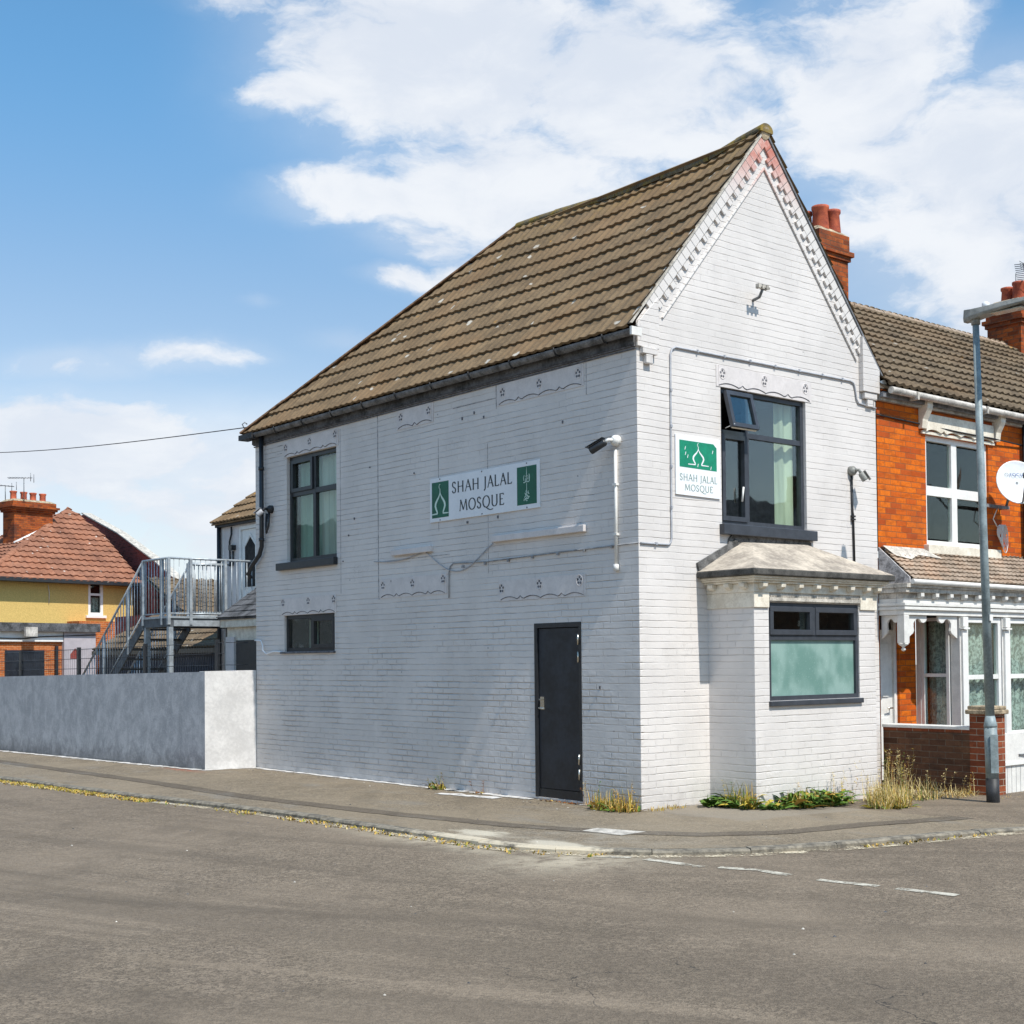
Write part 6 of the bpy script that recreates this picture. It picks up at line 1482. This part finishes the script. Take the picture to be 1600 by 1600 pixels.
def clump(name, cx, cy, rx, ry, nb=0, hb=.3, wb=.006, mb_w=(0, 0, 1, 0, 0), nl=0, Ll=.12, wl=.04, ml_w=(1, 0, 0, 0, 0), seed=0, rise=1.2, stalks=0, hs=.3, label='', cat='weed', group=None, spread=.5, wall=None):
    rnd = random.Random(seed); mb = MB(); z0 = zp(cx, cy)
    def pick(wt): return rnd.choices(range(5), wt)[0]
    def pos():
        a, r_ = rnd.uniform(0, 6.28), math.sqrt(rnd.random()); x_, y_ = cx+rx*r_*math.cos(a), cy+ry*r_*math.sin(a)
        if wall == 'x': x_ = min(x_, -.01)
        if wall == 'y': y_ = min(y_, -.01)
        return (x_, y_, zp(x_, y_))
    def dr():
        a = rnd.uniform(0, 6.28); d = Vector((math.cos(a), math.sin(a), 0))
        if wall == 'x' and d.x > 0: d.x *= -.6
        if wall == 'y' and d.y > 0: d.y *= -.6
        return d
    for _ in range(nb):
        blade(mb, pos(), dr()*rnd.uniform(.15, 1)*spread, hb*rnd.uniform(.35, 1.1), wb*rnd.uniform(.7, 1.3), rnd.uniform(.1, 1.2), pick(mb_w), rnd)
    for _ in range(nl):
        leaf(mb, pos(), dr(), Ll*rnd.uniform(.5, 1.1), wl*rnd.uniform(.6, 1.1), rise*rnd.uniform(.3, 1.2), pick(ml_w), rnd)
    for _ in range(stalks):
        p = pos(); d = dr()*rnd.uniform(.1, .45); h = hs*rnd.uniform(.6, 1.1); mi = pick(mb_w); blade(mb, p, d, h, .006, .2, mi, rnd)
        for k in range(12):
            t = rnd.uniform(.45, 1.0); q = Vector(p)+Vector((d.x*h*(t*.5+.14*t*t), d.y*h*(t*.5+.14*t*t), h*(t-.11*t*t)))
            leaf(mb, q, dr(), .028*rnd.uniform(.6, 1.5), .010, .9, mi, rnd)
    return tag(mb.build(name, WM, origin=(cx, cy, z0), recalc=False), label, cat, group)
GP = 'weeds along the foot of the walls'
clump('leafy_weed', -.12, 3.55, .09, .16, 14, .20, .012, (2, 3, 2, 0, 1), 40, .14, .03, (3, 3, 1, 0, 1), 1, 1.6, 5, .26, 'olive weed with upright stalks at the foot of the side wall', 'weed', GP, wall='x')
clump('dead_weed', -.08, 2.72, .06, .12, 10, .10, .006, (0, 0, 1, 1, 3), 16, .07, .03, (0, 1, 0, 2, 3), 2, 1.0, 2, .18, 'tiny brown dead weed on the side wall foot left of the door', 'weed', GP, wall='x')
dl = clump('dead_leaves', -.06, 1.25, .05, .34, 10, .08, .006, (0, 0, 1, 1, 3), 30, .06, .03, (0, 0, 0, 2, 4), 3, 1.0, 0, .1, 'scatter of dead brown leaves on the black door threshold', None, None, wall='x'); dl['kind'] = 'stuff'
clump('dead_weed', -.05, .84, .04, .06, 8, .12, .006, (0, 0, 2, 1, 3), 8, .06, .02, (0, 0, 0, 2, 4), 4, 1.0, 3, .28, 'thin dry stalk to the right of the black door', 'weed', GP, wall='x')
clump('corner_grass', -.16, .26, .17, .34, 320, .26, .011, (1, 2, 2, 6, 0), 70, .20, .045, (4, 3, 0, 2, 0), 5, 1.2, 7, .40, 'rusty orange grass tuft with green leaves at the building corner', 'grass tuft', GP)
clump('corner_grass', .30, -.10, .30, .09, 110, .07, .008, (0, 2, 3, 6, 0), 0, .1, .03, (1, 0, 0, 0, 0), 6, 1.2, 0, .2, 'low straw trail spreading right from the building corner', 'grass tuft', GP)
clump('leafy_weed', .93, -.16, .11, .12, 8, .20, .012, (3, 1, 0, 0, 0), 46, .25, .10, (6, 1, 0, 0, 0), 7, 1.1, 0, .2, 'broad dark green dock leaves in the left corner of the bay', 'weed', GP, wall='y')
clump('leafy_weed', 1.00, -.52, .12, .24, 110, .36, .013, (2, 5, 1, 1, 0), 90, .28, .065, (5, 3, 0, 0, 0), 8, 1.3, 5, .32, 'yellow green weeds crowding the shaded side of the bay', 'weed', GP)
clump('leafy_weed', 1.22, -.80, .14, .10, 12, .18, .012, (3, 1, 1, 0, 0), 60, .20, .07, (6, 1, 0, 0, 0), 9, 1.0, 0, .2, 'small green weed at the front left corner of the bay', 'weed', GP)
clump('leafy_weed', 1.62, -.84, .24, .14, 110, .28, .013, (2, 3, 1, 3, 0), 130, .31, .065, (7, 1, 0, 1, 0), 10, 1.5, 3, .3, 'dense green and rust weed under the left half of the bay window', 'weed', GP)
clump('leafy_weed', 2.10, -.84, .24, .13, 80, .28, .013, (3, 2, 1, 2, 0), 150, .32, .06, (7, 2, 0, 1, 0), 11, 1.5, 3, .3, 'upright dark green weed under the right half of the bay window', 'weed', GP)
clump('dry_grass', 2.45, -.80, .20, .10, 40, .18, .006, (0, 1, 3, 2, 0), 20, .10, .03, (2, 2, 1, 1, 0), 12, 1.1, 9, .42, 'thin wispy straw stems between the green weeds and the tall dry grass', 'grass tuft', GP)
clump('dry_grass', 2.95, -1.02, .30, .22, 360, .38, .006, (0, 1, 8, 1, 0), 40, .16, .035, (4, 2, 1, 0, 0), 13, 1.0, 14, .60, 'tall pale straw grass beside the right side of the bay', 'grass tuft', GP, spread=.55)
clump('dry_grass', 2.45, -1.42, .30, .20, 520, .30, .008, (1, 2, 6, 3, 0), 90, .15, .04, (5, 2, 1, 0, 0), 14, 1.0, 10, .35, 'matted dry grass and green leaves sprawling on to the pavement', 'grass tuft', GP, spread=.8)
clump('dry_shrub', 3.72, -.62, .22, .22, 60, .5, .006, (1, 1, 4, 1, 2), 40, .1, .03, (3, 1, 1, 1, 1), 15, 1.0, 46, .66, 'brown seeding shrub against the sooty boundary wall', 'shrub', GP, spread=.45)
clump('dry_grass', 3.45, -1.15, .28, .2, 240, .32, .008, (2, 2, 5, 2, 0), 50, .14, .04, (6, 1, 0, 0, 0), 16, 1.0, 4, .4, 'dry grass with a green rosette between the tall straw and the wall', 'grass tuft', GP, spread=.9)
clump('dry_grass', 4.0, -1.25, .32, .22, 260, .24, .008, (0, 1, 6, 4, 0), 10, .1, .03, (1, 1, 1, 1, 0), 17, 1.0, 6, .42, 'wild straw grass at the foot of the pier left of the street lamp', 'grass tuft', GP, spread=1.1)
clump('dry_grass', 4.2, -1.80, .45, .06, 120, .10, .007, (0, 1, 5, 4, 0), 0, .1, .03, (1, 0, 0, 0, 0), 18, 1.0, 0, .5, 'low straw line between the lamp base and the white boards', 'grass tuft', GP, spread=1.1)
# mossy grass growing out of the kerb channel
mb = MB(); rnd = random.Random(3)
for i, k in enumerate(KS):
    n = nrmk(i); y_ = k.y; x_ = k.x
    dens = 0
    if 5.0 < y_ < 14: dens = 330
    elif 1.0 < y_ < 3.4: dens = 95
    elif -2 < y_ < 1.0: dens = 70
    elif x_ > -1.2 and x_ < 1.8 and y_ < -2.8: dens = 40
    elif 3.4 <= y_ <= 5.0: dens = 30
    dens = int(dens*(.5+.9*rnd.random()) if rnd.random() > .2 else 0)
    for _ in range(dens):
        p = k+n*rnd.gauss(-.03, .028)+Vector((rnd.uniform(-.15, .15), rnd.uniform(-.2, .2), 0)) if abs(n.y) < .5 else k+n*rnd.gauss(-.03, .028)+Vector((rnd.uniform(-.2, .2), 0, 0))
        if (p-k).dot(n) > .02: continue
        blade(mb, (p.x, p.y, ZR+zp(p.x, p.y)*.0), Vector((rnd.uniform(-1, 1), rnd.uniform(-1, 1), 0)), rnd.uniform(.015, .06), .016, .9, rnd.choices((0, 1, 2, 3), (1, 6, 2, 5))[0], rnd, 2)
tag(mb.build('kerb_grass', WM, recalc=False), 'yellowed moss and grass growing out of the kerb channel', 'grass', kind='stuff')
# loose grit on road and pavement
mb = MB(); rnd = random.Random(9)
for i in range(150):
    x_, y_ = rnd.uniform(-7.5, 3.5), rnd.uniform(-9, 8); r_ = rnd.uniform(.004, .013)
    onp = x_ > -2.6 and y_ > -2.6
    if x_ > -.1 and y_ > -.1: continue
    z_ = zp(x_, y_)+.001 if onp else ZR
    v = [mb.bm.verts.new((x_+r_*math.cos(a+rnd.uniform(-.3, .3)), y_+r_*1.2*math.sin(a), z_)) for a in (0, 1.25, 2.5, 3.75, 5.0)]; t = mb.bm.verts.new((x_, y_, z_+r_*.8)); mi = rnd.choice((0, 2, 2, 2, 2, 1))
    for k in range(5): f = mb.bm.faces.new([v[k], v[(k+1) % 5], t]); f.material_index = mi
for i in range(260):
    y_ = rnd.uniform(.2, 16); x_ = (fx(y_) if y_ > 8.5 else 0)-abs(rnd.gauss(.0, .22))-.02; r_ = rnd.uniform(.004, .014)
    v = [mb.bm.verts.new((x_+r_*math.cos(a+rnd.uniform(-.3, .3)), y_+r_*1.6*math.sin(a), .002)) for a in (0, 1.25, 2.5, 3.75, 5.0)]; t = mb.bm.verts.new((x_, y_, r_*.6)); mi = rnd.choice((0, 0, 1, 2))
    for k in range(5): f = mb.bm.faces.new([v[k], v[(k+1) % 5], t]); f.material_index = mi
tag(mb.build('loose_grit', [MT['stone'], MT['kerb'], MT['fascia']], recalc=False), 'loose stones and grit scattered over the road', 'grit', kind='stuff')
